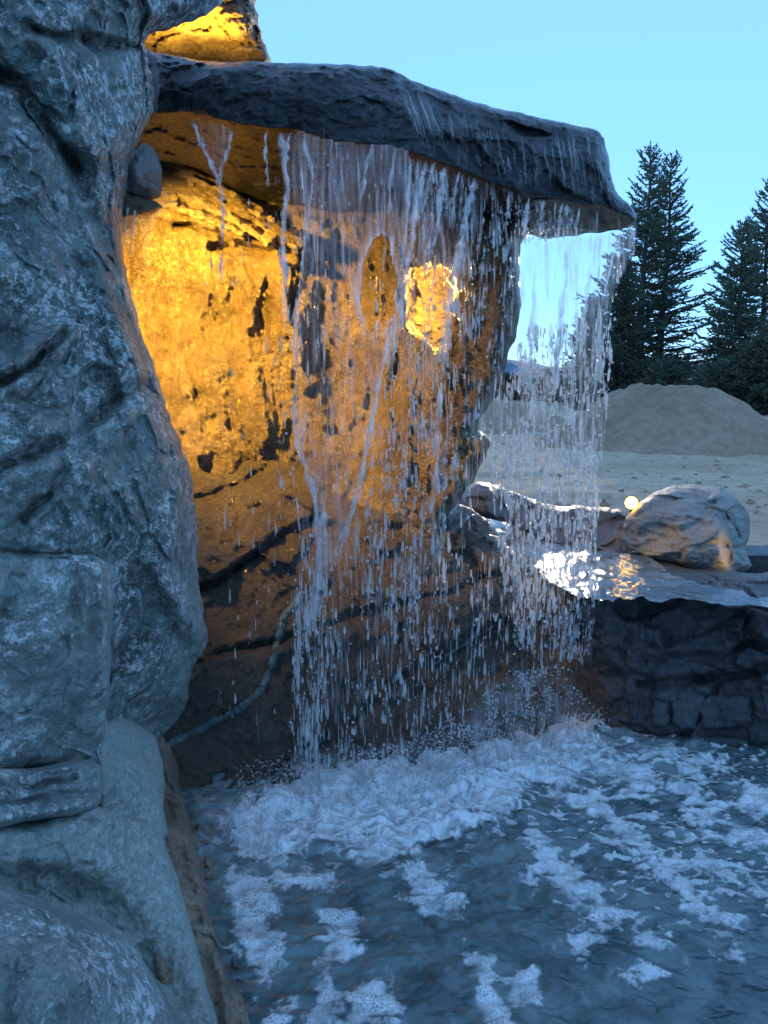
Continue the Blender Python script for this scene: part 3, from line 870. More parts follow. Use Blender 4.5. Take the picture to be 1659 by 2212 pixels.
rock('upper_rock', [(240, 120), (250, 60), (300, 30), (380, 0), (440, -20), (480, -40), (500, -80), (545, -90), (556, -20), (552, 20), (561, 60), (572, 100), (590, 150), (560, 190), (420, 190), (270, 160)],
     [(300, 60, 3.75), (480, -20, 3.85), (550, 0, 4.15), (575, 120, 4.25), (440, 150, 4.5), (420, 60, 3.95), (520, 60, 4.05), (350, 170, 4.4), (300, 120, 4.1)],
     M['toprock'], 'tan rock above the slab with its underside lit gold from below', step=3.2, edge=20, edepth=.12, thick=.7, seed=14, jit=4,
     feats=[('line', [(400, 90), (470, 100), (540, 95)], 8, -.03), ('poly', [(480, 30), (540, 10), (545, 60), (500, 80)], 10, .06)],
     noise=[('fbm', 3., .05), ('facet', 6., .05, (1, 1, 2)), ('ridge', 9., .06, (1, 1, 2.4)), ('fbm', 25., .016)])
rock('wedged_stone', [(312, 308), (332, 322), (346, 352), (350, 395), (346, 425), (322, 432), (290, 426), (268, 410), (270, 360), (290, 328)],
     [(310, 310, 2.68), (350, 390, 2.72), (300, 380, 2.58), (300, 430, 2.68)],
     M['boulder'], 'small egg shaped stone wedged between the pillar and the cave wall', 'stone', step=2.5, edge=34, edepth=.12, thick=.15, seed=15, jit=2,
     noise=[('fbm', 6., .025), ('facet', 14., .015), ('fbm', 30., .008)])
rock('spout_stone', [(255, 420), (300, 425), (338, 436), (352, 448), (330, 462), (290, 470), (255, 470)],
     [(255, 430, 2.62), (350, 445, 2.7), (300, 465, 2.66)],
     M['cave'], 'small flat gold lit stone dripping water under the wedged stone', 'stone', step=2.5, edge=12, edepth=.06, thick=.2, seed=16, jit=2,
     noise=[('fbm', 8., .02), ('facet', 16., .012)])
rock('cave_shelf', [(330, 338), (372, 342), (420, 358), (470, 384), (530, 424), (596, 466), (640, 492), (668, 512), (664, 534), (636, 540), (604, 520), (580, 536), (548, 512), (500, 502), (440, 478), (390, 462), (336, 448), (322, 390)],
     [(330, 340, 3.95), (440, 372, 3.95), (560, 450, 3.9), (665, 520, 3.86), (336, 445, 3.72), (440, 470, 3.70), (560, 525, 3.70), (640, 535, 3.74), (430, 420, 3.78)],
     M['toprock'], 'layered rock shelf catching bright yellow light high on the cave wall', 'rock shelf', step=2.8, edge=10, edepth=.10, thick=.3, seed=18, jit=4,
     feats=[('line', [(340, 392), (420, 408), (500, 452), (570, 500)], 6, -.07), ('line', [(350, 430), (430, 448), (510, 484)], 4, -.05), ('poly', [(400, 352), (480, 392), (600, 470), (580, 486), (470, 420), (390, 380)], 6, .05)],
     noise=[('fbm', 5., .03), ('facet', 7., .05, (1, 1, 2.2)), ('facet', 16., .015, (1, 1, 2.)), ('ridge', 12., .02, (1, 1, 2.4)), ('fbm', 30., .008)])
rock('niche_rock', [(840, 540), (1010, 540), (1020, 640), (1010, 780), (960, 800), (850, 790), (835, 650)],
     [(840, 540, 4.75), (1010, 540, 4.9), (850, 790, 4.65), (1010, 790, 4.75), (930, 660, 4.85)],
     M['toprock'], 'bright gold lit rock seen through the opening in the cave wall', step=3., edge=20, edepth=.1, thick=.4, seed=17,
     noise=[('fbm', 4., .08), ('facet', 6., .10), ('ridge', 10., .06), ('fbm', 25., .015)])

# ------------------------------------------------------------------ the ledge at the right with its stream, boulder and rim
def ledge_fn(px, py, Y, d):
    crease = np.interp(px, [1040, 1150, 1230, 1290, 1350, 1400, 1500, 1620, 1660, 1760], [1180, 1230, 1290, 1302, 1290, 1296, 1298, 1312, 1330, 1335])
    zl = .60
    bb = (CY - py) / F
    tt = (-SP + bb * CP) / (CP + bb * SP)
    Yt = (zl - HC) / np.minimum(tt, -.02)
    bc = (CY - crease) / F
    Yc = (zl - HC) * (CP + bc * SP) / (-SP + bc * CP)
    yw = np.interp(px, [1040, 1300, 1420, 1760], [1500, 1560, 1590, 1610])
    bw = (CY - yw) / F
    Yw = (0 - HC) * (CP + bw * SP) / (-SP + bw * CP)
    k = np.clip((py - crease) / np.maximum(yw - crease, 1), 0, 1.3)
    face = Yc + (Yw - Yc) * k ** 1.0 + .16 * np.sin(np.clip(k, 0, 1) * math.pi) * np.interp(px, [1200, 1330, 1420], [1., .6, .1])
    return np.where(py < crease, np.minimum(Yt, 6.4), face)


lg = rock('rock_ledge', [(1010, 1105), (1100, 1100), (1250, 1130), (1350, 1185), (1480, 1225), (1600, 1235), (1800, 1240), (2250, 1245), (2250, 1690), (1800, 1680), (1600, 1640), (1420, 1600), (1330, 1580), (1240, 1500), (1180, 1400), (1150, 1300), (1060, 1200)],
     [(1040, 1100, 5.5), (1760, 1600, 3.2), (1200, 1400, 4.)],
     M['ledge'], 'dark rock ledge at the right holding the shallow stream above the pool', 'rock ledge', step=3.4, edge=14, edepth=.05, thick=.6, seed=21, jit=2, fn=ledge_fn,
     feats=[('poly', [(1390, 1310), (1560, 1315), (1620, 1340), (1500, 1370), (1400, 1400)], 16, -.06), ('line', [(1380, 1480), (1480, 1470), (1600, 1460), (1720, 1440)], 12, -.07),
            ('poly', [(1300, 1330), (1380, 1350), (1370, 1450), (1300, 1440)], 14, .05), ('line', [(1390, 1420), (1500, 1400), (1700, 1390)], 12, .04)],
     noise=[('fbm', 3., .04), ('facet', 3.6, .09), ('facet', 10., .022), ('fbm', 20., .008)])
for pts in ([(1408, 1515), (1440, 1512), (1446, 1540), (1440, 1570), (1412, 1566), (1404, 1540)], [(1452, 1510), (1500, 1508), (1508, 1540), (1500, 1574), (1455, 1572), (1448, 1540)],
            [(1515, 1505), (1580, 1500), (1618, 1502), (1624, 1540), (1615, 1568), (1560, 1576), (1518, 1574), (1510, 1540)], [(1632, 1512), (1670, 1508), (1720, 1512), (1720, 1560), (1660, 1562), (1634, 1556), (1628, 1535)],
            [(1400, 1588), (1480, 1590), (1560, 1588), (1600, 1596), (1590, 1618), (1480, 1616), (1410, 1608)]):
    cx, cy = np.mean(pts, 0)
    rock('stone', pts, [(cx - 50, cy - 40, 3.27), (cx + 50, cy - 40, 3.25), (cx, cy + 40, 3.2)], M['ledge'], step=3, edge=9, edepth=.035, thick=.25, seed=int(cx), jit=4, parent=lg,
         noise=[('fbm', 6., .02), ('facet', 14., .01)])
rock('rim_rock', [(985, 1095), (1000, 1062), (1032, 1040), (1062, 1045), (1100, 1058), (1150, 1078), (1200, 1092), (1260, 1094), (1310, 1096), (1345, 1104), (1362, 1120), (1358, 1195), (1300, 1205), (1230, 1196), (1170, 1170), (1100, 1132), (1040, 1116)],
     [(985, 1095, 4.6), (1032, 1040, 4.9), (1200, 1090, 5.2), (1345, 1105, 5.0), (1350, 1190, 4.5), (1200, 1190, 4.65), (1100, 1130, 4.7), (1050, 1090, 4.6)],
     M['ledge'], 'low dark rim rock behind the stream between the cave wall and the boulder', step=3.2, edge=16, edepth=.15, thick=.5, seed=22, jit=2,
     noise=[('fbm', 3., .05), ('facet', 6., .05), ('fbm', 20., .01)])
rock('splash_rock', [(1000, 1118), (1030, 1108), (1052, 1128), (1050, 1160), (1020, 1185), (960, 1200), (930, 1180), (960, 1140)],
     [(1000, 1118, 3.9), (1050, 1150, 3.95), (960, 1195, 3.7)],
     M['apron'], 'small dark brown rock at the foot of the cave wall beside the stream', step=3., edge=20, edepth=.1, thick=.3, seed=23, jit=2,
     noise=[('fbm', 5., .03), ('facet', 9., .03), ('fbm', 22., .01)])
rock('stream_boulder', [(1342, 1190), (1346, 1150), (1352, 1118), (1385, 1084), (1420, 1060), (1480, 1047), (1545, 1052), (1590, 1074), (1617, 1110), (1620, 1150), (1611, 1188), (1623, 1222), (1600, 1240), (1550, 1244), (1480, 1226), (1400, 1212), (1356, 1206)],
     [(1345, 1190, 4.35), (1385, 1085, 4.5), (1480, 1047, 4.75), (1590, 1075, 4.6), (1620, 1150, 4.45), (1480, 1140, 4.2), (1560, 1150, 4.18), (1550, 1240, 4.15), (1400, 1205, 4.22)],
     M['boulder'], 'rounded grey boulder with slanting ridges beside the glowing lamp', 'boulder', step=2.6, edge=40, edepth=.18, thick=.5, seed=24, jit=2,
     feats=[('line', [(1360, 1190), (1430, 1165), (1500, 1130), (1540, 1090)], 8, -.035), ('line', [(1380, 1140), (1440, 1110), (1500, 1090), (1560, 1070)], 8, .03), ('line', [(1400, 1205), (1480, 1185), (1540, 1150), (1580, 1100)], 8, .035),
            ('line', [(1370, 1120), (1430, 1085), (1500, 1070)], 7, -.03), ('poly', [(1556, 1120), (1590, 1090), (1640, 1120), (1640, 1240), (1590, 1240), (1560, 1190)], 8, -.10), ('poly', [(1480, 1190), (1560, 1180), (1640, 1200), (1630, 1250), (1480, 1230)], 6, .06)],
     noise=[('fbm', 4., .03), ('facet', 3.6, .045, (1, 1, 1.4)), ('ridge', 5., .05, (.5, 1, 2.4)), ('fbm', 20., .008)])
rock('bank_rock', [(1500, 1265), (1560, 1242), (1640, 1238), (1760, 1225), (1790, 1300), (1700, 1308), (1600, 1286), (1530, 1282)],
     [(1500, 1265, 3.95), (1650, 1240, 4.1), (1760, 1230, 4.1), (1700, 1300, 3.75), (1560, 1280, 3.8)],
     M['boulder'], 'low sandy bank rock under the boulder at the right edge', step=3., edge=18, edepth=.1, thick=.35, seed=25, jit=2,
     noise=[('fbm', 4., .03), ('facet', 8., .015), ('fbm', 20., .008)])


def px_sheet(name, outline, mat, zf, step=3., label=None, cat=None, kind=None, parent=None):
    """a level sheet of water filling a traced outline"""
    poly = catmull(outline, 8)
    kk = np.arange(len(poly)) * .23
    poly = poly + np.stack([fbm(np.stack([kk, kk * 0, kk * 0], -1), 1., 4, 3) * 10, fbm(np.stack([kk, kk * 0 + 7, kk * 0], -1), 1., 4, 6) * 9 - 3], -1)
    x0, y0 = poly.min(0); x1, y1 = poly.max(0)
    gx, gy = np.meshgrid(np.arange(x0 - step, x1 + step, step), np.arange(y0 - step, y1 + step, step))
    ins = inside(poly, gx, gy)
    _, bx, by = dist_line(poly, gx, gy, near=True)
    cell = ins[:-1, :-1] | ins[:-1, 1:] | ins[1:, :-1] | ins[1:, 1:]
    used = np.zeros(gx.shape, bool)
    used[:-1, :-1] |= cell; used[:-1, 1:] |= cell; used[1:, :-1] |= cell; used[1:, 1:] |= cell
    px, py = np.where(ins, gx, bx)[used], np.where(ins, gy, by)[used]
    idx = np.full(gx.shape, -1); idx[used] = np.arange(used.sum())
    P = WZ(px, py, .0) * 0
    z = zf[0] if isinstance(zf, tuple) else zf
    P = WZ(px, py, z)
    P[:, 2] += .010 * fbm(P, 5., 4, 31) + .005 * fbm(P, 20., 3, 33)
    a, b, c, e = idx[:-1, :-1][cell], idx[:-1, 1:][cell], idx[1:, 1:][cell], idx[1:, :-1][cell]
    o = mesh_obj(name, P, np.stack([a, e, c, b], -1), mat, True, parent)
    return o, P


so_, P_ = px_sheet('stream_water', [(1020, 1112), (1090, 1124), (1170, 1168), (1240, 1192), (1320, 1196), (1400, 1206), (1440, 1235), (1510, 1262), (1600, 1284), (1700, 1304), (1760, 1330), (1640, 1314), (1500, 1302), (1400, 1298), (1340, 1296), (1280, 1298), (1220, 1280), (1150, 1226), (1080, 1180), (1030, 1160)], M['stream'], .635)
tag(so_, kind='structure')

# ------------------------------------------------------------------ soil mounds
def mound(name, cx, cy, rx, ry, h, label, seed, skew=0.):
    a = np.linspace(0, 2 * math.pi, 97)[:-1]
    r = np.linspace(0, 1, 46)
    rr, aa = np.meshgrid(r, a, indexing='ij')
    x, y = cx + rr * np.cos(aa) * rx, cy + rr * np.sin(aa) * ry
    prof = (np.cos(rr * math.pi) * .5 + .5) ** .85
    P = np.stack([x, y, np.full(x.shape, seed * 3.)], -1)
    z = GZ - .12 + h * prof * (1 + skew * np.cos(aa) * rr) + prof ** .4 * (.14 * fbm(P, .9, 6, seed) + .07 * fbm(P, 3., 5, seed + 5) - .05 * np.clip(ridged(P, 1.6, 4, seed + 9) - .6, 0, 1)) + .02 * fbm(P, 9., 4, seed + 7) * prof ** .3
    V = np.stack([x, y, z], -1).reshape(-1, 3)
    i = np.arange(len(V)).reshape(rr.shape)
    j = np.roll(i, -1, 1)
    f = np.stack([i[:-1].ravel(), i[1:].ravel(), j[1:].ravel(), j[:-1].ravel()], -1)
    return tag(mesh_obj(name, V, f, M['mound']), label, 'soil mound')


c = W(1440, 950, 12.5)
mound('soil_mound', c[0] - .05, 12.6, 2.75, 2.3, 1.16, 'large heap of bare brown soil in front of the spruces', 4, .12)
c = W(1085, 900, 15.)
mound('soil_mound', c[0] - .2, 17., 3.0, 2.4, .78, 'smaller grey soil heap seen past the cave wall behind the water', 6)

# ------------------------------------------------------------------ lamps
def lathe(name, prof, loc, axis, mat, parent, seg=18):
    ax = mathutils.Vector(axis).normalized()
    q = ax.to_track_quat('Z', 'Y')
    V, n = [], len(prof)
    for (r, h) in prof:
        for k in range(seg):
            a = 2 * math.pi * k / seg
            V.append(np.array(q @ mathutils.Vector((r * math.cos(a), r * math.sin(a), h))) + loc)
    i = np.arange(n * seg).reshape(n, seg)
    j = np.roll(i, -1, 1)
    return mesh_obj(name, np.array(V), np.stack([i[:-1].ravel(), j[:-1].ravel(), j[1:].ravel(), i[1:].ravel()], -1), mat, True, parent)


WARM = (1.0, .53, .05)


def lamp(loc, aim, label, power, spot=None, size=.035, bulb=False, col=WARM, soft=None):
    loc = np.array(loc, float)
    ax = np.array(aim, float) - loc
    ax /= np.linalg.norm(ax)
    root = empty('flood_lamp', loc, label, 'lamp', 'warm lamps of the fountain')
    s = size
    lathe('housing', [(0, -2.4 * s), (.55 * s, -2.35 * s), (.8 * s, -1.9 * s), (.95 * s, -.2 * s), (1.08 * s, 0), (1.08 * s, .25 * s), (.96 * s, .25 * s), (.93 * s, .0), (0, -.02 * s)], loc, ax, M['metal'], root)
    lathe('stake', [(0, -.14), (.006, -.12), (.009, -.02), (.009, .02), (0, .02)], loc - ax * 1.2 * s - np.array([0, 0, 1.2 * s]), (0, 0, 1), M['metal'], root, 8)
    if bulb:
        lathe('lens', [(0, .95 * s), (.35 * s, .9 * s), (.7 * s, .65 * s), (.92 * s, .2 * s), (.92 * s, .03 * s), (0, .02 * s)], loc, ax, M['lens'], root)
    else:
        lathe('lens', [(0, .2 * s), (.5 * s, .17 * s), (.9 * s, .06 * s), (.92 * s, .02 * s), (0, .02 * s)], loc, ax, M['lens'], root)
    L = bpy.data.lights.new('lamp_light', 'SPOT' if spot else 'POINT')
    L.energy, L.color, L.shadow_soft_size = power, col, soft or size * .9
    if spot:
        L.spot_size, L.spot_blend = R(spot), .95
    lo = bpy.data.objects.new('lamp_light', L)
    COL.objects.link(lo)
    lo.parent = root
    lo.location = ax * s * 1.35
    lo.rotation_euler = mathutils.Vector(ax).to_track_quat('-Z', 'Y').to_euler()
    return root


lamp(W(1364, 1086, 4.75), W(1345, 1150, 3.0), 'glowing round lamp on the rim rock beside the stream boulder', .7, bulb=True, size=.042)
lamp(W(985, 607, 4.45), W(900, 690, 4.7), 'bright lamp glimpsed through the opening in the cave wall', 15., size=.04, bulb=True)
lamp(W(222, 395, 3.05), W(520, 790, 4.0), 'lamp tucked behind the pillar that lights the cave wall', 165., spot=110, soft=.05)
lamp(W(470, 172, 3.92), W(450, 60, 3.9), 'lamp lying behind the slab that lights the upper rock', 17., spot=160)
lamp(W(1720, 1235, 3.7), W(1560, 1190, 4.2), 'small lamp at the right edge that lights the foot of the boulder', 7., spot=32, size=.03)


# ------------------------------------------------------------------ spruces
def bipyr(S, D, L, wd, sides=3):
    """spindles: start S, unit direction D, length L, half width wd"""
    n = len(S)
    up = np.where(np.abs(D[:, 2:3]) < .9, np.array([[0, 0, 1.]]), np.array([[1., 0, 0]]))
    A = np.cross(D, up); A /= np.linalg.norm(A, axis=1)[:, None]
    B = np.cross(D, A)
    V = np.empty((n, sides + 2, 3))
    V[:, 0] = S
    V[:, 1] = S + D * L[:, None]
    for k in range(sides):
        a = 2 * math.pi * k / sides
        V[:, 2 + k] = S + D * (L * .4)[:, None] + (A * math.cos(a) + B * math.sin(a)) * wd[:, None]
    b = (np.arange(n) * (sides + 2))[:, None]
    f = []
    for k in range(sides):
        k2 = (k + 1) % sides
        f.append(np.concatenate([b, b + 2 + k2, b + 2 + k], 1))
        f.append(np.concatenate([b + 1, b + 2 + k, b + 2 + k2], 1))
    return V.reshape(-1, 3), np.concatenate(f)


def spruce(base, H, rmax, label, seed, mat, dens=1.0, bare=.06):
    r = np.random.default_rng(seed)
    root = empty('spruce_tree', base, label, 'spruce tree', 'spruces behind the soil heap')
    base = np.array(base)
    zz = np.linspace(0, H * .98, 16)
    P = base + np.stack([.05 * np.sin(zz * .9 + seed), .05 * np.cos(zz * .7), zz], -1)
    tube('trunk', P, np.interp(zz, [0, H], [.02 * H, .012]), M['bark'], root, 8)
    S, D, L, Wd, bS, bD, bL, bW = [], [], [], [], [], [], [], []
    z = bare * H
    while z < H * .985:
        k = z / H
        nb = 6 if k < .8 else 5
        a0 = r.random() * 6.28
        for q in range(nb):
            if r.random() < .10: continue
            a = a0 + q * 6.283 / nb + r.normal(0, .2)
            ln = rmax * (1 - k) ** .78 * (.5 + .6 * r.random()) * (1.3 if r.random() < .12 else 1) + .12
            el = np.interp(k, [0, .3, .7, 1], [-.32, -.12, .25, .9]) + r.normal(0, .1)
            h = np.array([math.cos(a), math.sin(a), 0])
            s = np.array([-math.sin(a), math.cos(a), 0])
            p0 = base + np.array([0, 0, z])
            cur = .22 + .12 * r.random()
            t = np.arange(.06, 1.001, max(.075 / ln, .04))
            pt = p0 + h * (ln * t)[:, None] + np.array([0, 0, 1]) * (ln * (math.tan(el) * t * .8 + cur * t * t))[:, None]
            dv = np.gradient(pt, axis=0) if len(t) > 1 else np.array([h])
            dv /= np.linalg.norm(dv, axis=1)[:, None]
            bS.append(p0); e = pt[-1] - p0; bl = np.linalg.norm(e); bD.append(e / bl); bL.append(bl); bW.append(.008 + .012 * ln)
            for j in range(len(t)):
                S.append(pt[j]); D.append(dv[j] + r.normal(0, .18, 3)); L.append(.15 + .08 * r.random()); Wd.append(.034)
                if t[j] < .16: continue
                for sg in (-1, 1):
                    if r.random() > .82 * dens: continue
                    tl = min(.42 * ln * max(1 - t[j], 0) ** .7 + .08, .6) * (.6 + .6 * r.random())
                    td = dv[j] * .75 + s * sg * .7 + np.array([0, 0, r.normal(-.05, .2)])
                    td /= np.linalg.norm(td)
                    m = max(1, int(tl / .085))
                    for u in range(m):
                        S.append(pt[j] + td * tl * (u / m) + np.array([0, 0, -.03 * u / m]))
                        D.append(td + r.normal(0, .3, 3) + np.array([0, 0, .12])); L.append(.13 + .08 * r.random()); Wd.append(.026 + .014 * r.random())
        z += np.interp(k, [0, 1], [.36, .17]) * H / 9 * (.8 + .4 * r.random())
    # leader
    for u in range(12):
        S.append(base + np.array([0, 0, H * (.93 + .006 * u)])); D.append(np.array([r.normal(0, .35), r.normal(0, .35), 1.])); L.append(.16); Wd.append(.02)
    S, D = np.array(S), np.array(D)
    D /= np.linalg.norm(D, axis=1)[:, None]
    V, f = bipyr(S, D, np.array(L), np.array(Wd))
    mesh_obj('crown', V, f, mat, False, root)
    bD = np.array(bD)
    V, f = bipyr(np.array(bS), bD, np.array(bL), np.array(bW))
    mesh_obj('branches', V, f, M['bark'], False, root)
    return root


def tree_at(px, ptop, Yd, rmax, label, seed, mat='needle', dens=1., bare=.06):
    t = W(px, ptop, Yd)
    gz = float(ground_z(np.array([t[0]]), np.array([Yd]))[0]) - .1
    spruce((float(t[0]), Yd, gz), float(t[2] - gz), rmax, label, seed, M[mat], dens, bare)


tree_at(1406, 318, 30., 2.7, 'tallest spruce standing just right of the slab tip', 1, dens=.62)
tree_at(1452, 342, 31., 2.6, 'spruce close behind the tallest one with its top slightly lower', 2, dens=.62)
tree_at(1338, 560, 27., 1.7, 'shorter dark spruce partly hidden by the falling water', 3, 'needle2', 1.1, .01)
tree_at(1606, 480, 27., 1.9, 'medium spruce left of the one cut by the right edge', 4, dens=.62)
tree_at(1668, 395, 29., 2.3, 'tall spruce cut off by the right edge', 5, dens=.62)
tree_at(1180, 812, 34., 1.6, 'small dark spruce low behind the water near the cave wall', 6, 'needle2', 1.1, .01)
tree_at(1105, 822, 36., 1.6, 'lowest dark spruce beside the cave wall edge', 7, 'needle2', 1.1, .01)
tree_at(1284, 650, 30., 1.5, 'young dark spruce behind the water left of the hidden one', 8, 'needle2', 1.1, .01)
tree_at(1545, 800, 24., 1.3, 'bushy young spruce just behind the soil heap', 9, 'needle2', 1.1, .01)
tree_at(1640, 745, 24., 1.6, 'bushy dark spruce at the right edge behind the soil heap', 10, 'needle2', 1.1, .01)
tree_at(1440, 790, 25., 1.2, 'low young spruce at the foot of the tallest spruce', 11, 'needle2', 1.1, .01)


# ------------------------------------------------------------------ falling water
def fall_Y(px):
    return np.interp(px, [300, 500, 700, 900, 1150, 1300, 1400], [2.95, 2.86, 2.88, 3.0, 3.25, 3.4, 3.5]) - .02


def drops(P, L, wd, slant, sides=5):
    """elongated drops: centre P, length L, half width wd"""
    n = len(P)
    D = np.stack([slant, np.zeros(n), -np.ones(n)], -1)
    D /= np.linalg.norm(D, axis=1)[:, None]
    A = np.tile([1., 0, 0], (n, 1)); B = np.tile([0, 1., 0], (n, 1))
    nv = 2 + 3 * sides
    V = np.empty((n, nv, 3))
    V[:, 0] = P - D * (L * .5)[:, None]
    V[:, 1] = P + D * (L * .5)[:, None]
    for q, (h, rr) in enumerate(((-.3, .6), (.15, 1.), (.38, .8))):
        for k in range(sides):
            a = 2 * math.pi * k / sides
            V[:, 2 + q * sides + k] = P + D * (L * h)[:, None] + (A * math.cos(a) + B * math.sin(a)) * (wd * rr)[:, None]
    b = (np.arange(n) * nv)[:, None]
    tri, quad = [], []
    for k in range(sides):
        k2 = (k + 1) % sides
        tri.append(np.concatenate([b, b + 2 + k, b + 2 + k2], 1))
        tri.append(np.concatenate([b + 1, b + 2 + 2 * sides + k2, b + 2 + 2 * sides + k], 1))
        for q in (0, 1):
            quad.append(np.concatenate([b + 2 + q * sides + k, b + 2 + (q + 1) * sides + k, b + 2 + (q + 1) * sides + k2, b + 2 + q * sides + k2], 1))
    return V.reshape(-1, 3), np.concatenate(tri), np.concatenate(quad)


def scatter(poly, n, clump=.5, sc=(26, 120), seed=0):
    r = np.random.default_rng(seed)
    poly = np.array(poly, float)
    x0, y0 = poly.min(0); x1, y1 = poly.max(0)
    ox, oy = [], []
    while sum(map(len, ox)) < n:
        x, y = r.uniform(x0, x1, 4000), r.uniform(y0, y1, 4000)
        k = inside(poly, x, y)
        q = fbm(np.stack([x / sc[0], y / sc[1], x * 0 + seed], -1), 1., 3, seed)
        k &= r.random(4000) < np.clip(.5 + q * 1.6 * clump, .03, 1)
        ox.append(x[k]); oy.append(y[k])
    return np.concatenate(ox)[:n], np.concatenate(oy)[:n]


mid = W(900, 1600, 3.0)
fall = empty('waterfall', (float(mid[0]), float(mid[1]), 0.), 'wide curtain of falling water pouring off the dark slab into the pool', 'waterfall')
trick = empty('water_trickle', tuple(W(480, 1650, 2.86)), 'thin forked trickle falling in front of the gold wall at the left', 'waterfall')


def sheet(name, outline, dens_fn, parent, dy=0., holes=(), step=3.):
    poly = catmull(outline, 6)
    hp = [catmull(h, 5) for h in holes]
    x0, y0 = poly.min(0); x1, y1 = poly.max(0)
    gx, gy = np.meshgrid(np.arange(x0, x1 + step, step), np.arange(y0, y1 + step * 2, step * 2))
    sd = dist_line(poly, gx, gy) * np.where(inside(poly, gx, gy), 1, -1)
    for h in hp:
        s2 = dist_line(h, gx, gy) * np.where(inside(h, gx, gy), -1, 1)
        sd = np.minimum(sd, s2)
    ins = sd > -step
    cell = ins[:-1, :-1] & ins[:-1, 1:] & ins[1:, :-1] & ins[1:, 1:]
    used = np.zeros(gx.shape, bool)
    used[:-1, :-1] |= cell; used[:-1, 1:] |= cell; used[1:, :-1] |= cell; used[1:, 1:] |= cell
    px, py, sd = gx[used], gy[used], sd[used]
    Q = np.stack([px / 9, py / 110, px * 0 + dy * 7], -1)
    Y = fall_Y(px) + dy + .012 * fbm(np.stack([px / 30, py / 160, px * 0], -1), 1., 4, 8)
    P = W(px, py, Y)
    dn = dens_fn(px, py, sd, fbm(Q, 1., 5, 17))
    idx = np.full(gx.shape, -1); idx[used] = np.arange(used.sum())
    a, b, c, e = idx[:-1, :-1][cell], idx[:-1, 1:][cell], idx[1:, 1:][cell], idx[1:, :-1][cell]
    o = mesh_obj(name, P, np.stack([a, e, c, b], -1), M['sheet'], True, parent)
    attr(o, 'dens', np.clip(dn, 0, 1))
    return o


def fade(v, a, b):
    return sstep(a, b, v)


sheet('water_sheet', [(640, 284), (700, 300), (780, 311), (880, 324), (884, 430), (872, 560), (856, 680), (826, 800), (805, 900), (788, 1000), (765, 1090), (738, 1160), (712, 1240), (690, 1330), (668, 1330), (680, 1220), (684, 1120), (664, 1030), (640, 960), (634, 840), (636, 720), (648, 600), (660, 480), (652, 380)],
      lambda x, y, d, s: .05 + .10 * fade(y, 720, 480) + .30 * np.clip(s + .1, 0, 1) + .5 * np.exp(-np.clip(d, 0, 99) / 5.) * (.4 + np.clip(s + .5, 0, 1)) * fade(y, 330, 380) + .12 * fade(y, 900, 1250), fall,
      holes=[[(786, 690), (776, 650), (784, 606), (782, 570), (798, 530), (822, 506), (844, 522), (848, 566), (862, 600), (852, 640), (856, 676), (838, 690), (832, 722), (816, 690), (802, 726)]])
sheet('water_sheet', [(884, 335), (940, 345), (1000, 368), (1058, 392), (1050, 450), (1020, 540), (990, 640), (970, 760), (950, 900), (930, 1000), (880, 900), (862, 720), (868, 600), (880, 480)],
      lambda x, y, d, s: (.05 + .75 * np.clip(s + .02, 0, 1)) * (1 - .55 * fade(y, 560, 760)) * fade(d, -2, 8), fall, .05)
sheet('water_sheet', [(1100, 512), (1140, 508), (1180, 520), (1250, 508), (1320, 500), (1376, 476), (1376, 520), (1362, 560), (1345, 600), (1325, 640), (1318, 700), (1306, 760), (1300, 820), (1270, 880), (1200, 930), (1130, 900), (1112, 800), (1120, 700), (1112, 600)],
      lambda x, y, d, s: (.20 + .85 * np.clip(s + .08, 0, 1)) * fade(d, -2, 14) * (1 - .6 * fade(y, 720, 900)) * (1 - .8 * np.exp(-(((x - 1168) / 22) ** 2 + ((y - 700) / 110) ** 2) * 1.2)), fall, .10)
sheet('water_sheet', [(1060, 400), (1130, 420), (1250, 445), (1340, 470), (1330, 520), (1250, 560), (1150, 590), (1080, 560), (1050, 480)],
      lambda x, y, d, s: (.7 * np.clip(s - .12, 0, 1)) * fade(d, -2, 10), fall, 0.)
sheet('water_sheet', [(636, 860), (800, 900), (960, 860), (1090, 840), (1050, 1000), (1010, 1180), (930, 1400), (860, 1560), (650, 1620), (628, 1300)],
      lambda x, y, d, s: .75 * np.clip(s - .08, 0, 1) * fade(d, 0, 40) * (1 - .5 * fade(y, 1200, 1560)), fall, -.03)
sheet('water_sheet', [(1118, 800), (1300, 790), (1306, 950), (1294, 1150), (1284, 1330), (1240, 1440), (1120, 1410), (1084, 1250), (1070, 1020), (1084, 900)],
      lambda x, y, d, s: 1.0 * np.clip(s - .04, 0, 1) * fade(d, 0, 30) * (1 - .5 * fade(y, 1100, 1420)), fall, .03)
sheet('spray_veil', [(960, 1560), (1040, 1480), (1110, 1420), (1190, 1420), (1260, 1480), (1310, 1560), (1290, 1610), (1150, 1640), (1000, 1640)],
      lambda x, y, d, s: .42 * fade(d, 0, 60) * np.clip(.55 + 1.1 * fbm(np.stack([x / 26, y / 34, x * 0], -1), 1., 5, 3), 0, 1), fall, -.05)
sheet('spray_veil', [(500, 1740), (640, 1610), (760, 1590), (900, 1580), (1010, 1560), (1000, 1650), (800, 1700), (640, 1740), (540, 1780)],
      lambda x, y, d, s: .30 * fade(d, 0, 50) * np.clip(.45 + 1.2 * fbm(np.stack([x / 26, y / 34, x * 0 + 4], -1), 1., 5, 3), 0, 1), fall, -.08)
sheet('water_film', [(412, 258), (450, 262), (500, 280), (494, 320), (482, 360), (474, 400), (464, 370), (444, 330), (425, 290)],
      lambda x, y, d, s: .10 + .25 * np.clip(s, 0, 1), trick)
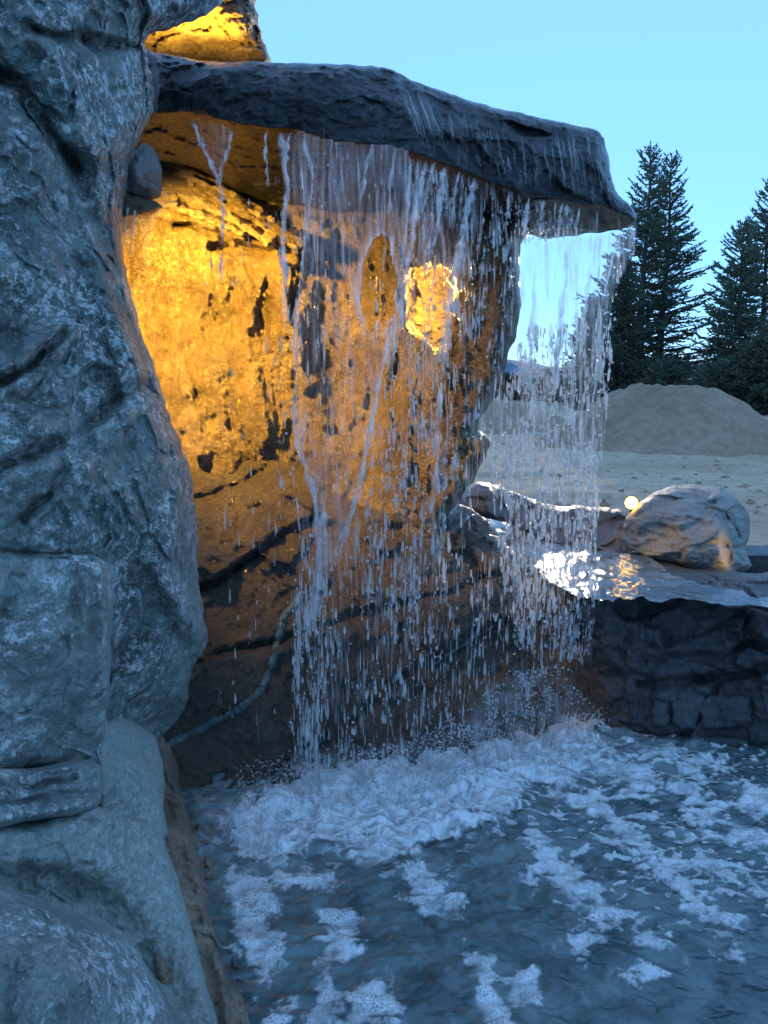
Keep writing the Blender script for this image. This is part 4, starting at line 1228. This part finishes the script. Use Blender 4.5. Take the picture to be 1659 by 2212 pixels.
sheet('water_sheet', [(600, 290), (660, 300), (672, 390), (668, 450), (655, 520), (640, 530), (622, 470), (612, 380)],
      lambda x, y, d, s: .08 + .35 * np.clip(s, 0, 1), fall, .02)


def strand(pts, wpx, parent, seed, name='water_strand', dy=0.):
    c = catmull(pts, 10, False)
    n = len(c)
    k = np.arange(n)
    q = np.stack([k * .3, np.full(n, seed * 3.1), np.zeros(n)], -1)
    c = c + np.stack([fbm(q, .6, 3, seed) * 4, np.zeros(n)], -1)
    P = W(c[:, 0], c[:, 1], fall_Y(c[:, 0].mean()) + dy)
    wv = wpx * 3. / F * .95 * np.clip(.8 + 1.0 * fbm(q + 9, 1.2, 3, seed + 2), .2, 2.2)
    wv = wv * np.clip(np.minimum(k + .4, n - .6 - k) / 4., .1, 1)
    sg = 10
    an = np.linspace(0, 2 * math.pi, sg, endpoint=False)
    V = P[:, None] + wv[:, None, None] * np.stack([np.cos(an), .35 * np.sin(an), 0 * an], -1)[None]
    i = np.arange(n * sg).reshape(n, sg)
    j = np.roll(i, -1, 1)
    o = mesh_obj(name, V.reshape(-1, 3), np.stack([i[:-1].ravel(), j[:-1].ravel(), j[1:].ravel(), i[1:].ravel()], -1), M['sheet'], True, parent)
    prof = np.abs(np.sin(an)) ** 1.3
    nz = fbm(np.stack([(c[:, 0:1] + 9 * np.cos(an)[None]) / 7, np.repeat(c[:, 1:2] / 55, sg, 1), np.full((n, sg), seed)], -1), 1., 4, seed + 5)
    fadek = np.clip(np.minimum(k + .5, (n - 1 - k) * .5) / 4., 0, 1)[:, None]
    attr(o, 'dens', np.clip(prof[None] * (.42 + .7 * nz) * fadek, 0, 1).ravel())
    return o


for i, (p, wpx) in enumerate([([(415, 258), (432, 305), (452, 345), (468, 385), (480, 425), (483, 480), (480, 545)], 7), ([(502, 282), (494, 315), (482, 355), (474, 390), (480, 430)], 7), ([(480, 540), (476, 580), (480, 610)], 6)]):
    strand(p, wpx, trick, i + 60)
ST = [([(576, 282), (574, 330), (578, 385), (579, 405)], 5), ([(607, 285), (613, 340), (620, 410), (613, 470), (610, 520), (617, 590), (614, 650), (620, 720)], 8), ([(626, 285), (617, 330), (614, 380)], 6),
      ([(655, 298), (668, 345), (674, 390), (668, 440), (664, 500), (672, 560)], 6), ([(640, 640), (636, 720), (634, 800)], 7), ([(634, 860), (640, 950), (662, 1020), (682, 1090), (690, 1180), (680, 1280)], 9),
      ([(920, 345), (905, 420), (892, 500), (880, 570), (868, 650), (852, 740), (835, 820)], 11), ([(888, 340), (884, 420), (876, 500)], 7), ([(846, 700), (826, 800), (806, 900), (790, 980), (772, 1070), (748, 1150), (720, 1230)], 8),
      ([(1026, 385), (1012, 450), (998, 520), (984, 580), (974, 640), (962, 720), (955, 800)], 12), ([(955, 820), (948, 920), (944, 1020), (938, 1090)], 8), ([(960, 360), (952, 420), (946, 500), (930, 560)], 8), ([(990, 370), (982, 430), (976, 500)], 7),
      ([(940, 345), (925, 400), (912, 470)], 6), ([(800, 318), (790, 380), (776, 440)], 5), ([(850, 325), (845, 400), (838, 480)], 6), ([(778, 690), (772, 640), (780, 580), (796, 535)], 5), ([(700, 1180), (690, 1250), (672, 1330), (662, 1380)], 12), ([(700, 1090), (702, 1150), (695, 1230)], 9),
      ([(1100, 412), (1094, 460), (1092, 500)], 6), ([(1142, 424), (1136, 470), (1130, 520)], 7), ([(1176, 430), (1168, 480), (1160, 540)], 6), ([(1214, 438), (1208, 480), (1200, 530)], 7), ([(1252, 446), (1246, 490), (1240, 540)], 6), ([(1226, 440), (1222, 480)], 5),
      ([(1160, 560), (1150, 700), (1146, 820), (1150, 920)], 9), ([(1230, 520), (1218, 620), (1208, 720), (1200, 820), (1196, 900)], 9), ([(1290, 505), (1275, 590), (1262, 680), (1250, 780)], 9), ([(1340, 500), (1318, 580), (1306, 640)], 7), ([(1368, 490), (1370, 530), (1362, 560)], 6)]
for i, (p, wpx) in enumerate(ST):
    strand(p, wpx, fall, i + 1)
for i, p in enumerate(([(276, 448), (272, 490), (268, 530)], [(292, 455), (286, 500), (280, 550)])):
    c = catmull(p, 6, False)
    o = tube('drip', W(c[:, 0], c[:, 1], 2.62), np.linspace(.0032, .0012, len(c)) * (1 + .4 * np.sin(np.arange(len(c)) * 1.3)), M['drop'], None, 6)
    tag(o, ['left', 'right'][i] + ' one of two drips falling from the small gold lit stone', 'drip')

REG = [  # outline, count, length px, half width px, clumping
    ([(650, 320), (880, 340), (865, 600), (810, 900), (765, 1100), (710, 1250), (662, 1100), (636, 800)], 420, (12, 40), (.9, 2.2), .9),
    ([(880, 350), (1060, 400), (1110, 520), (1110, 700), (1085, 850), (1045, 1000), (1000, 1200), (900, 1400), (800, 1300), (780, 1000), (860, 700)], 2100, (10, 38), (1., 2.8), 1.1),
    ([(1090, 420), (1250, 450), (1220, 520), (1110, 520)], 150, (8, 26), (1., 2.2), .6),
    ([(1135, 700), (1300, 700), (1312, 860), (1300, 1000), (1292, 1150), (1290, 1300), (1270, 1430), (1110, 1400), (1080, 1200), (1058, 1000), (1080, 880)], 2600, (10, 34), (1.2, 3.2), .9),
    ([(640, 1150), (760, 1150), (900, 1200), (1100, 1200), (1300, 1250), (1275, 1430), (1150, 1500), (1000, 1600), (880, 1640), (650, 1660), (630, 1400)], 1500, (12, 46), (1., 2.8), 1.1),
    ([(640, 1250), (705, 1250), (712, 1680), (620, 1680)], 330, (16, 60), (1.2, 3.2), 1.),
    ([(430, 380), (640, 350), (640, 1700), (480, 1650), (430, 1000)], 120, (14, 40), (.8, 2.), 1.),
    ([(1290, 560), (1345, 560), (1330, 760), (1310, 900), (1290, 760)], 90, (8, 34), (1.2, 2.6), .6),
    ([(600, 500), (650, 500), (650, 1150), (600, 1150)], 120, (10, 40), (1., 2.4), 1.),
]
NB = len(REG)
REG = REG + [(REG[1][0], 520, (70, 150), (.55, .8), 1.), (REG[3][0], 420, (60, 130), (.55, .85), 1.), (REG[4][0], 420, (60, 140), (.55, .8), 1.), (REG[0][0], 200, (70, 160), (.6, .9), 1.)]   # fine long threads
VV, TT, QQ, DD, off = [], [], [], [], 0
for i, (poly, n, lr, wr, cl) in enumerate(REG):
    n = int(n * (.45, .75, 1., 1.1, .8, .9, .9, 1.1, .8, .6, .9, .7, .5)[i])
    lr = (lr[0] * .5, lr[1] * 1.2)
    wr = (wr[0] * .7, wr[1] * 1.35)
    x, y = scatter(poly, n, cl, seed=i + 3)
    r = np.random.default_rng(100 + i)
    s = 3.1 / F
    n0 = n
    u = r.random(n) ** 2.2
    L = (lr[0] + (lr[1] - lr[0]) * u) * s
    wd = (wr[0] + (wr[1] - wr[0]) * r.random(n) ** 2.2) * s
    P = W(x, y, fall_Y(x) + r.normal(.02, .07, n))
    P[:, 2] = np.maximum(P[:, 2], .03)
    V, t_, q_ = drops(P, L, wd, r.normal(.0, .02, n))
    VV.append(V); TT.append(t_ + off); QQ.append(q_ + off); off += len(V)
    dn = np.clip(.22 + 1.0 * r.random(n) ** 1.3, 0, 1)[:, None] * (1. if i < NB else .55) * np.array([.0, .1] + [.55] * 5 + [1.] * 5 + [.8] * 5)[None]
    DD.append(dn.ravel())
o = mesh_obj('droplets', np.concatenate(VV), [np.concatenate(TT), np.concatenate(QQ)], M['fdrop'], True, fall)
attr(o, 'dens', np.concatenate(DD))
o['kind'] = 'stuff'

# thin rivulets running down the slab's face
sb = bpy.data.objects['overhanging_slab']
rr_ = np.random.default_rng(5)
riv = []
top_ = lambda x: np.interp(x, [300, 620, 850, 950, 1080, 1290, 1330], [110, 140, 158, 202, 242, 288, 390])
bot_ = lambda x: np.interp(x, [300, 520, 640, 780, 930, 1060, 1240, 1380], [236, 262, 276, 306, 337, 388, 432, 470])
for i in range(130):
    x = float(rr_.choice([rr_.uniform(866, 920), rr_.uniform(880, 1320), rr_.uniform(1000, 1340)], p=[.25, .4, .35]))
    t0, t1 = sorted(rr_.uniform(0, 1, 2))
    if x < 925: t0, t1 = rr_.uniform(0, .3), rr_.uniform(.5, 1)
    if t1 - t0 < .15: t1 = min(1, t0 + .3)
    k = np.linspace(t0, t1, 10)
    dx = (60 if x < 925 else 26) * (k - k[0]) + rr_.normal(0, 1.5, 10)
    xs = x + dx
    ys = top_(xs) + (bot_(xs) - top_(xs)) * k
    riv.append((xs, ys))
BV = bvh_of(sb)
VV, QQ, DD, off = [], [], [], 0
for xs, ys in riv:
    pts = []
    for x, y in zip(xs, ys):
        e = W(x, y, 1.)
        dr = mathutils.Vector(e - np.array([0, 0, HC])).normalized()
        h = BV.ray_cast(mathutils.Vector((0, 0, HC)), dr)
        if h[0] is not None: pts.append(np.array(h[0] - dr * .003))
    if len(pts) < 4: continue
    pts = np.array(pts)
    n = len(pts)
    wv = rr_.uniform(.8, 3.2) * 3.1 / F * np.clip(np.minimum(np.arange(n), n - 1 - np.arange(n)) / 2., .15, 1)
    V = np.empty((n, 3, 3))
    V[:, 0] = pts + np.array([1, 0, 0]) * wv[:, None]; V[:, 1] = pts + np.array([0, -1, 0]) * wv[:, None] * .7; V[:, 2] = pts - np.array([1, 0, 0]) * wv[:, None]
    i = np.arange(n * 3).reshape(n, 3) + off
    for a, b in ((0, 1), (1, 2)):
        QQ.append(np.stack([i[:-1, a], i[:-1, b], i[1:, b], i[1:, a]], -1))
    VV.append(V.reshape(-1, 3)); off += n * 3
    DD.append(np.repeat(rr_.uniform(.15, .6) * np.clip(np.minimum(np.arange(n), n - 1 - np.arange(n)) / 3., 0, 1), 3) * np.tile([.3, 1., .3], n))
o = mesh_obj('rivulets', np.concatenate(VV), [np.concatenate(QQ)], M['fdrop'], True, fall)
attr(o, 'dens', np.concatenate(DD))
o['kind'] = 'stuff'

# ------------------------------------------------------------------ foam and splash on the pool
def psd(poly, x, y):
    pl = catmull(poly, 5)
    return dist_line(pl, x, y) * np.where(inside(pl, x, y), 1, -1)


fx, fy = np.meshgrid(np.arange(-.75, 2.0, .0057), np.arange(1.48, 3.62, .0057))
FP = np.stack([fx, fy, fx * 0], -1)
px, py = PXof(FP)
wxx = fbm(FP, 6., 4, 51) * 26
wyy = fbm(FP, 6., 4, 57) * 18
qx, qy = px + wxx, py + wyy
spl = psd([(486, 1792), (520, 1745), (570, 1712), (640, 1690), (700, 1664), (800, 1650), (880, 1625), (985, 1592), (1060, 1604), (1180, 1572), (1290, 1560), (1305, 1600), (1345, 1640), (1260, 1680), (1160, 1716), (1085, 1758), (1010, 1800), (960, 1832), (850, 1868), (760, 1856), (690, 1838), (600, 1872), (505, 1852)], qx, qy)
sp = sstep(-45, 40, spl)
sp2 = sstep(-130, 10, spl)
bub = np.full(px.shape, -99.)
for pl in ([(490, 1900), (540, 1880), (580, 1930), (600, 1990), (612, 2060), (590, 2110), (560, 2130), (530, 2060), (505, 1990)],
           [(690, 1975), (740, 1965), (775, 1990), (772, 2040), (760, 2090), (720, 2110), (692, 2080), (700, 2030)],
           [(690, 2110), (720, 2095), (740, 2150), (800, 2110), (858, 2120), (870, 2170), (840, 2230), (600, 2230), (580, 2180), (640, 2160), (700, 2165)],
           [(1140, 1785), (1175, 1790), (1205, 1835), (1260, 1880), (1310, 1915), (1350, 1975), (1330, 2000), (1280, 1985), (1230, 1950), (1200, 1900), (1165, 1860)],
           [(1230, 2010), (1290, 2005), (1310, 2030), (1280, 2060), (1240, 2050)], [(1360, 2010), (1430, 2030), (1440, 2060), (1400, 2070), (1370, 2045)],
           [(1010, 2060), (1045, 2070), (1060, 2120), (1090, 2160), (1120, 2230), (1060, 2230), (1040, 2160), (1020, 2110)],
           [(1100, 2120), (1145, 2100), (1150, 2150), (1115, 2160)], [(1440, 1900), (1490, 1890), (1510, 1950), (1570, 1975), (1640, 1990), (1560, 2005), (1490, 1990), (1470, 1950)],
           [(1300, 1760), (1360, 1770), (1400, 1840), (1380, 1850), (1330, 1810)], [(1480, 1760), (1540, 1755), (1550, 1800), (1500, 1810)], [(1130, 1870), (1170, 1860), (1180, 1890), (1140, 1900)]):
    bub = np.maximum(bub, psd(pl, px + wxx * 1.1, py + wyy * 1.1))
for pl in ([(1300, 1640), (1360, 1650), (1420, 1690), (1400, 1720), (1340, 1700), (1290, 1670)], [(1420, 1620), (1500, 1640), (1590, 1650), (1560, 1668), (1470, 1660)], [(1440, 1690), (1520, 1700), (1560, 1745), (1500, 1750), (1450, 1725)],
           [(1580, 1700), (1680, 1690), (1690, 1740), (1600, 1750)], [(1560, 1790), (1620, 1780), (1690, 1810), (1690, 1850), (1600, 1830)], [(1400, 1860), (1450, 1850), (1460, 1890), (1420, 1900)], [(1200, 1700), (1280, 1710), (1330, 1760), (1280, 1770), (1210, 1735)],
           [(1500, 1850), (1560, 1860), (1600, 1900), (1560, 1910), (1510, 1880)], [(1610, 1900), (1680, 1890), (1690, 1930), (1630, 1930)], [(880, 1890), (930, 1880), (960, 1920), (910, 1930)], [(560, 1870), (640, 1880), (700, 1900), (680, 1925), (600, 1905)],
           [(1560, 2060), (1590, 2055), (1600, 2085), (1570, 2090)], [(1340, 2080), (1400, 2085), (1440, 2120), (1390, 2125)], [(870, 1950), (960, 1935), (1010, 1960), (930, 1975)]):
    bub = np.maximum(bub, psd(pl, px + wxx * 1.1, py + wyy * 1.1))
bub = bub + 13 * fbm(FP, 28., 4, 93) + 9 * fbm(FP, 75., 2, 94)
swirl = ridged(FP * np.array([1., 1.7, 1.]) + .10 * np.stack([fbm(FP, 4., 3, 161), fbm(FP, 4., 3, 167), fx * 0], -1), 5., 4, 171)
bb = sstep(.52, .72, .60 * sstep(-60, 34, bub) + .36 * np.clip(swirl, 0, 1) + .14 * fbm(FP, 11., 3, 175) + .10 * fbm(FP, 34., 3, 173))
# broken streaks of foam drifting to the right
rg = ridged(FP * np.array([1., 1.9, 1.]) + .12 * np.stack([fbm(FP, 3., 3, 61), fbm(FP, 3., 3, 67), fx * 0], -1), 3.4, 4, 71)
zone = sstep(1080, 1350, px) * sstep(2080, 1850, py) * sstep(1570, 1640, py) * .8 + .42 * sstep(980, 1250, px) * sstep(2200, 2000, py) + .6 * sp2
st = sstep(.72, .88, rg + .16 * (zone - 1) + .1 * fbm(FP, 20., 3, 73)) * np.clip(zone, 0, 1)
sm = sstep(.62, .75, fbm(FP * np.array([1., 1.8, 1.]), 16., 4, 81) + .36 * np.clip(zone + sp2 * .5, 0, 1)) * np.clip(zone * 1.1, 0, 1)
bbv = bb * np.clip(.95 + .7 * fbm(FP, 9., 4, 111), .3, 1)
dens = np.clip(np.maximum.reduce([bbv, st * .9, sm * .8]), 0, 1)
edge_n = fbm(FP, 30., 4, 91)
dens = dens * np.clip(.9 + .5 * edge_n, .3, 1)
bubble = np.clip(np.maximum(bb, sm * .5 + st * .4) * (1 - sp * 1.3) * (.35 + .65 * sstep(1750, 1980, py)), 0, 1)
f1, f2, _ = worley(FP, 55., 7)
hz = water_z(fx, fy) + .003 + .006 * dens
hz += bubble * .006 * np.clip(.5 - f1, 0, 1)
imp = np.exp(-((fy - falls_line(fx)) / .2) ** 2)
wq = FP + .05 * np.stack([fbm(FP, 7., 3, 101), fbm(FP, 7., 3, 103), fx * 0], -1)
bil = 1 - np.abs(fbm(wq, 6., 3, 95)) * 1.5
fil = np.clip(ridged(wq * np.array([1, 1.3, 1]), 10., 4, 96), 0, 1)
hz += sp * (.006 + .022 * np.clip(bil, 0, 1) * (.3 + imp) + .008 * np.clip(fil - .4, 0, 1) * 2 + .007 * fbm(wq, 30., 3, 97)) + .03 * sp * imp * np.clip(fbm(wq, 14., 3, 98), 0, 1)
fil2 = np.clip(ridged(wq + .02 * np.stack([fbm(FP, 24., 2, 105), fbm(FP, 24., 2, 107), fx * 0], -1), 24., 3, 106), 0, 1)
fld = sstep(.42, .72, sp * .8 + .30 * (fil - .5) + .22 * (fil2 - .5) + .28 * fbm(wq, 8., 3, 121) + .12 * imp)
spd = fld * np.clip(.55 + .5 * imp + 1.0 * sstep(.4, .85, fil) * (.4 + .6 * np.clip(bil, 0, 1)) + .8 * sstep(.5, .9, fil2) * (.35 + imp), 0, 1)
dens = np.clip(np.maximum(spd, np.maximum.reduce([bbv, st * .9, sm * .8]) * (1 - .6 * sp)), 0, 1)
keep = dens > .04
cell = keep[:-1, :-1] | keep[:-1, 1:] | keep[1:, :-1] | keep[1:, 1:]
used = np.zeros(fx.shape, bool)
used[:-1, :-1] |= cell; used[:-1, 1:] |= cell; used[1:, :-1] |= cell; used[1:, 1:] |= cell
idx = np.full(fx.shape, -1); idx[used] = np.arange(used.sum())
V = np.stack([fx, fy, hz], -1)[used]
a, b, c, e = idx[:-1, :-1][cell], idx[:-1, 1:][cell], idx[1:, 1:][cell], idx[1:, :-1][cell]
o = mesh_obj('foam', V, np.stack([a, b, c, e], -1), M['foam'])
attr(o, 'dens', dens[used])
attr(o, 'bubble', bubble[used])
tag(o, 'white foam and bubbles churned up on the pool surface', 'foam', kind='stuff')

# spray thrown up where the water lands
r = np.random.default_rng(44)
x, y = scatter([(500, 1760), (640, 1650), (800, 1620), (1000, 1540), (1100, 1450), (1200, 1440), (1300, 1540), (1330, 1640), (1100, 1740), (950, 1830), (700, 1850), (520, 1840)], 5200, 1., (40, 40), 9)
yy = np.array(y)
P = W(x, y, np.clip(fall_Y(x) + r.normal(-.1, .14, len(x)), 2.2, 3.6))
P[:, 2] = np.maximum(P[:, 2], .03 + .05 * r.random(len(x)))
V, t_, q_ = drops(P, r.uniform(.003, .016, len(x)), .0008 + .004 * r.random(len(x)) ** 2.5, r.normal(0, .8, len(x)), 4)
m_ = 260
xs_ = r.uniform(-.42, 1.0, m_)
ys_ = falls_line(xs_) + r.normal(-.06, .13, m_)
hh_ = .02 + .075 * r.random(m_) ** 2
Dd = np.stack([r.normal(0, .35, m_), r.normal(-.1, .3, m_), np.ones(m_)], -1)
Dd /= np.linalg.norm(Dd, axis=1)[:, None]
V2, f2_ = bipyr(np.stack([xs_, ys_, np.full(m_, .012)], -1), Dd, hh_, .003 + .010 * r.random(m_) ** 2, 5)
t_ = np.concatenate([t_, f2_ + len(V)])
V = np.concatenate([V, V2])
o = mesh_obj('spray', V, [t_, q_], M['drop'])
tag(o, 'fine spray of drops leaping where the water strikes the pool', 'spray', kind='stuff')

# loose clods and stones on the bare ground
r = np.random.default_rng(77)
n = 900
yv = 6.5 + 16 * r.random(n) ** 1.6
xv = yv * r.uniform(-.05, .62, n)
zv = ground_z(xv, yv)
sz = .012 + .05 * r.random(n) ** 3
VV, FF = [], []
ico_v = np.array([(0, 0, 1), (.9, 0, .1), (.28, .85, .1), (-.72, .52, .1), (-.72, -.52, .1), (.28, -.85, .1), (.4, .3, .75), (-.4, .25, .7), (0, -.45, .72)])
ico_f = np.array([(0, 6, 7), (0, 7, 8), (0, 8, 6), (6, 1, 2), (6, 2, 7), (7, 2, 3), (7, 3, 4), (7, 4, 8), (8, 4, 5), (8, 5, 6), (6, 5, 1)])
for k in range(n):
    a = r.random() * 6.28
    q = ico_v * (1 + .3 * r.normal(0, 1, ico_v.shape)) * sz[k] * np.array([1.3, .9, .6])
    q = np.stack([q[:, 0] * math.cos(a) - q[:, 1] * math.sin(a), q[:, 0] * math.sin(a) + q[:, 1] * math.cos(a), q[:, 2]], -1)
    VV.append(q + np.array([xv[k], yv[k], zv[k] - .006])); FF.append(ico_f + k * len(ico_v))
o = mesh_obj('clods', np.concatenate(VV), [np.concatenate(FF)], M['mound'], False)
tag(o, 'small clods and stones strewn over the bare ground', 'clods', kind='stuff')
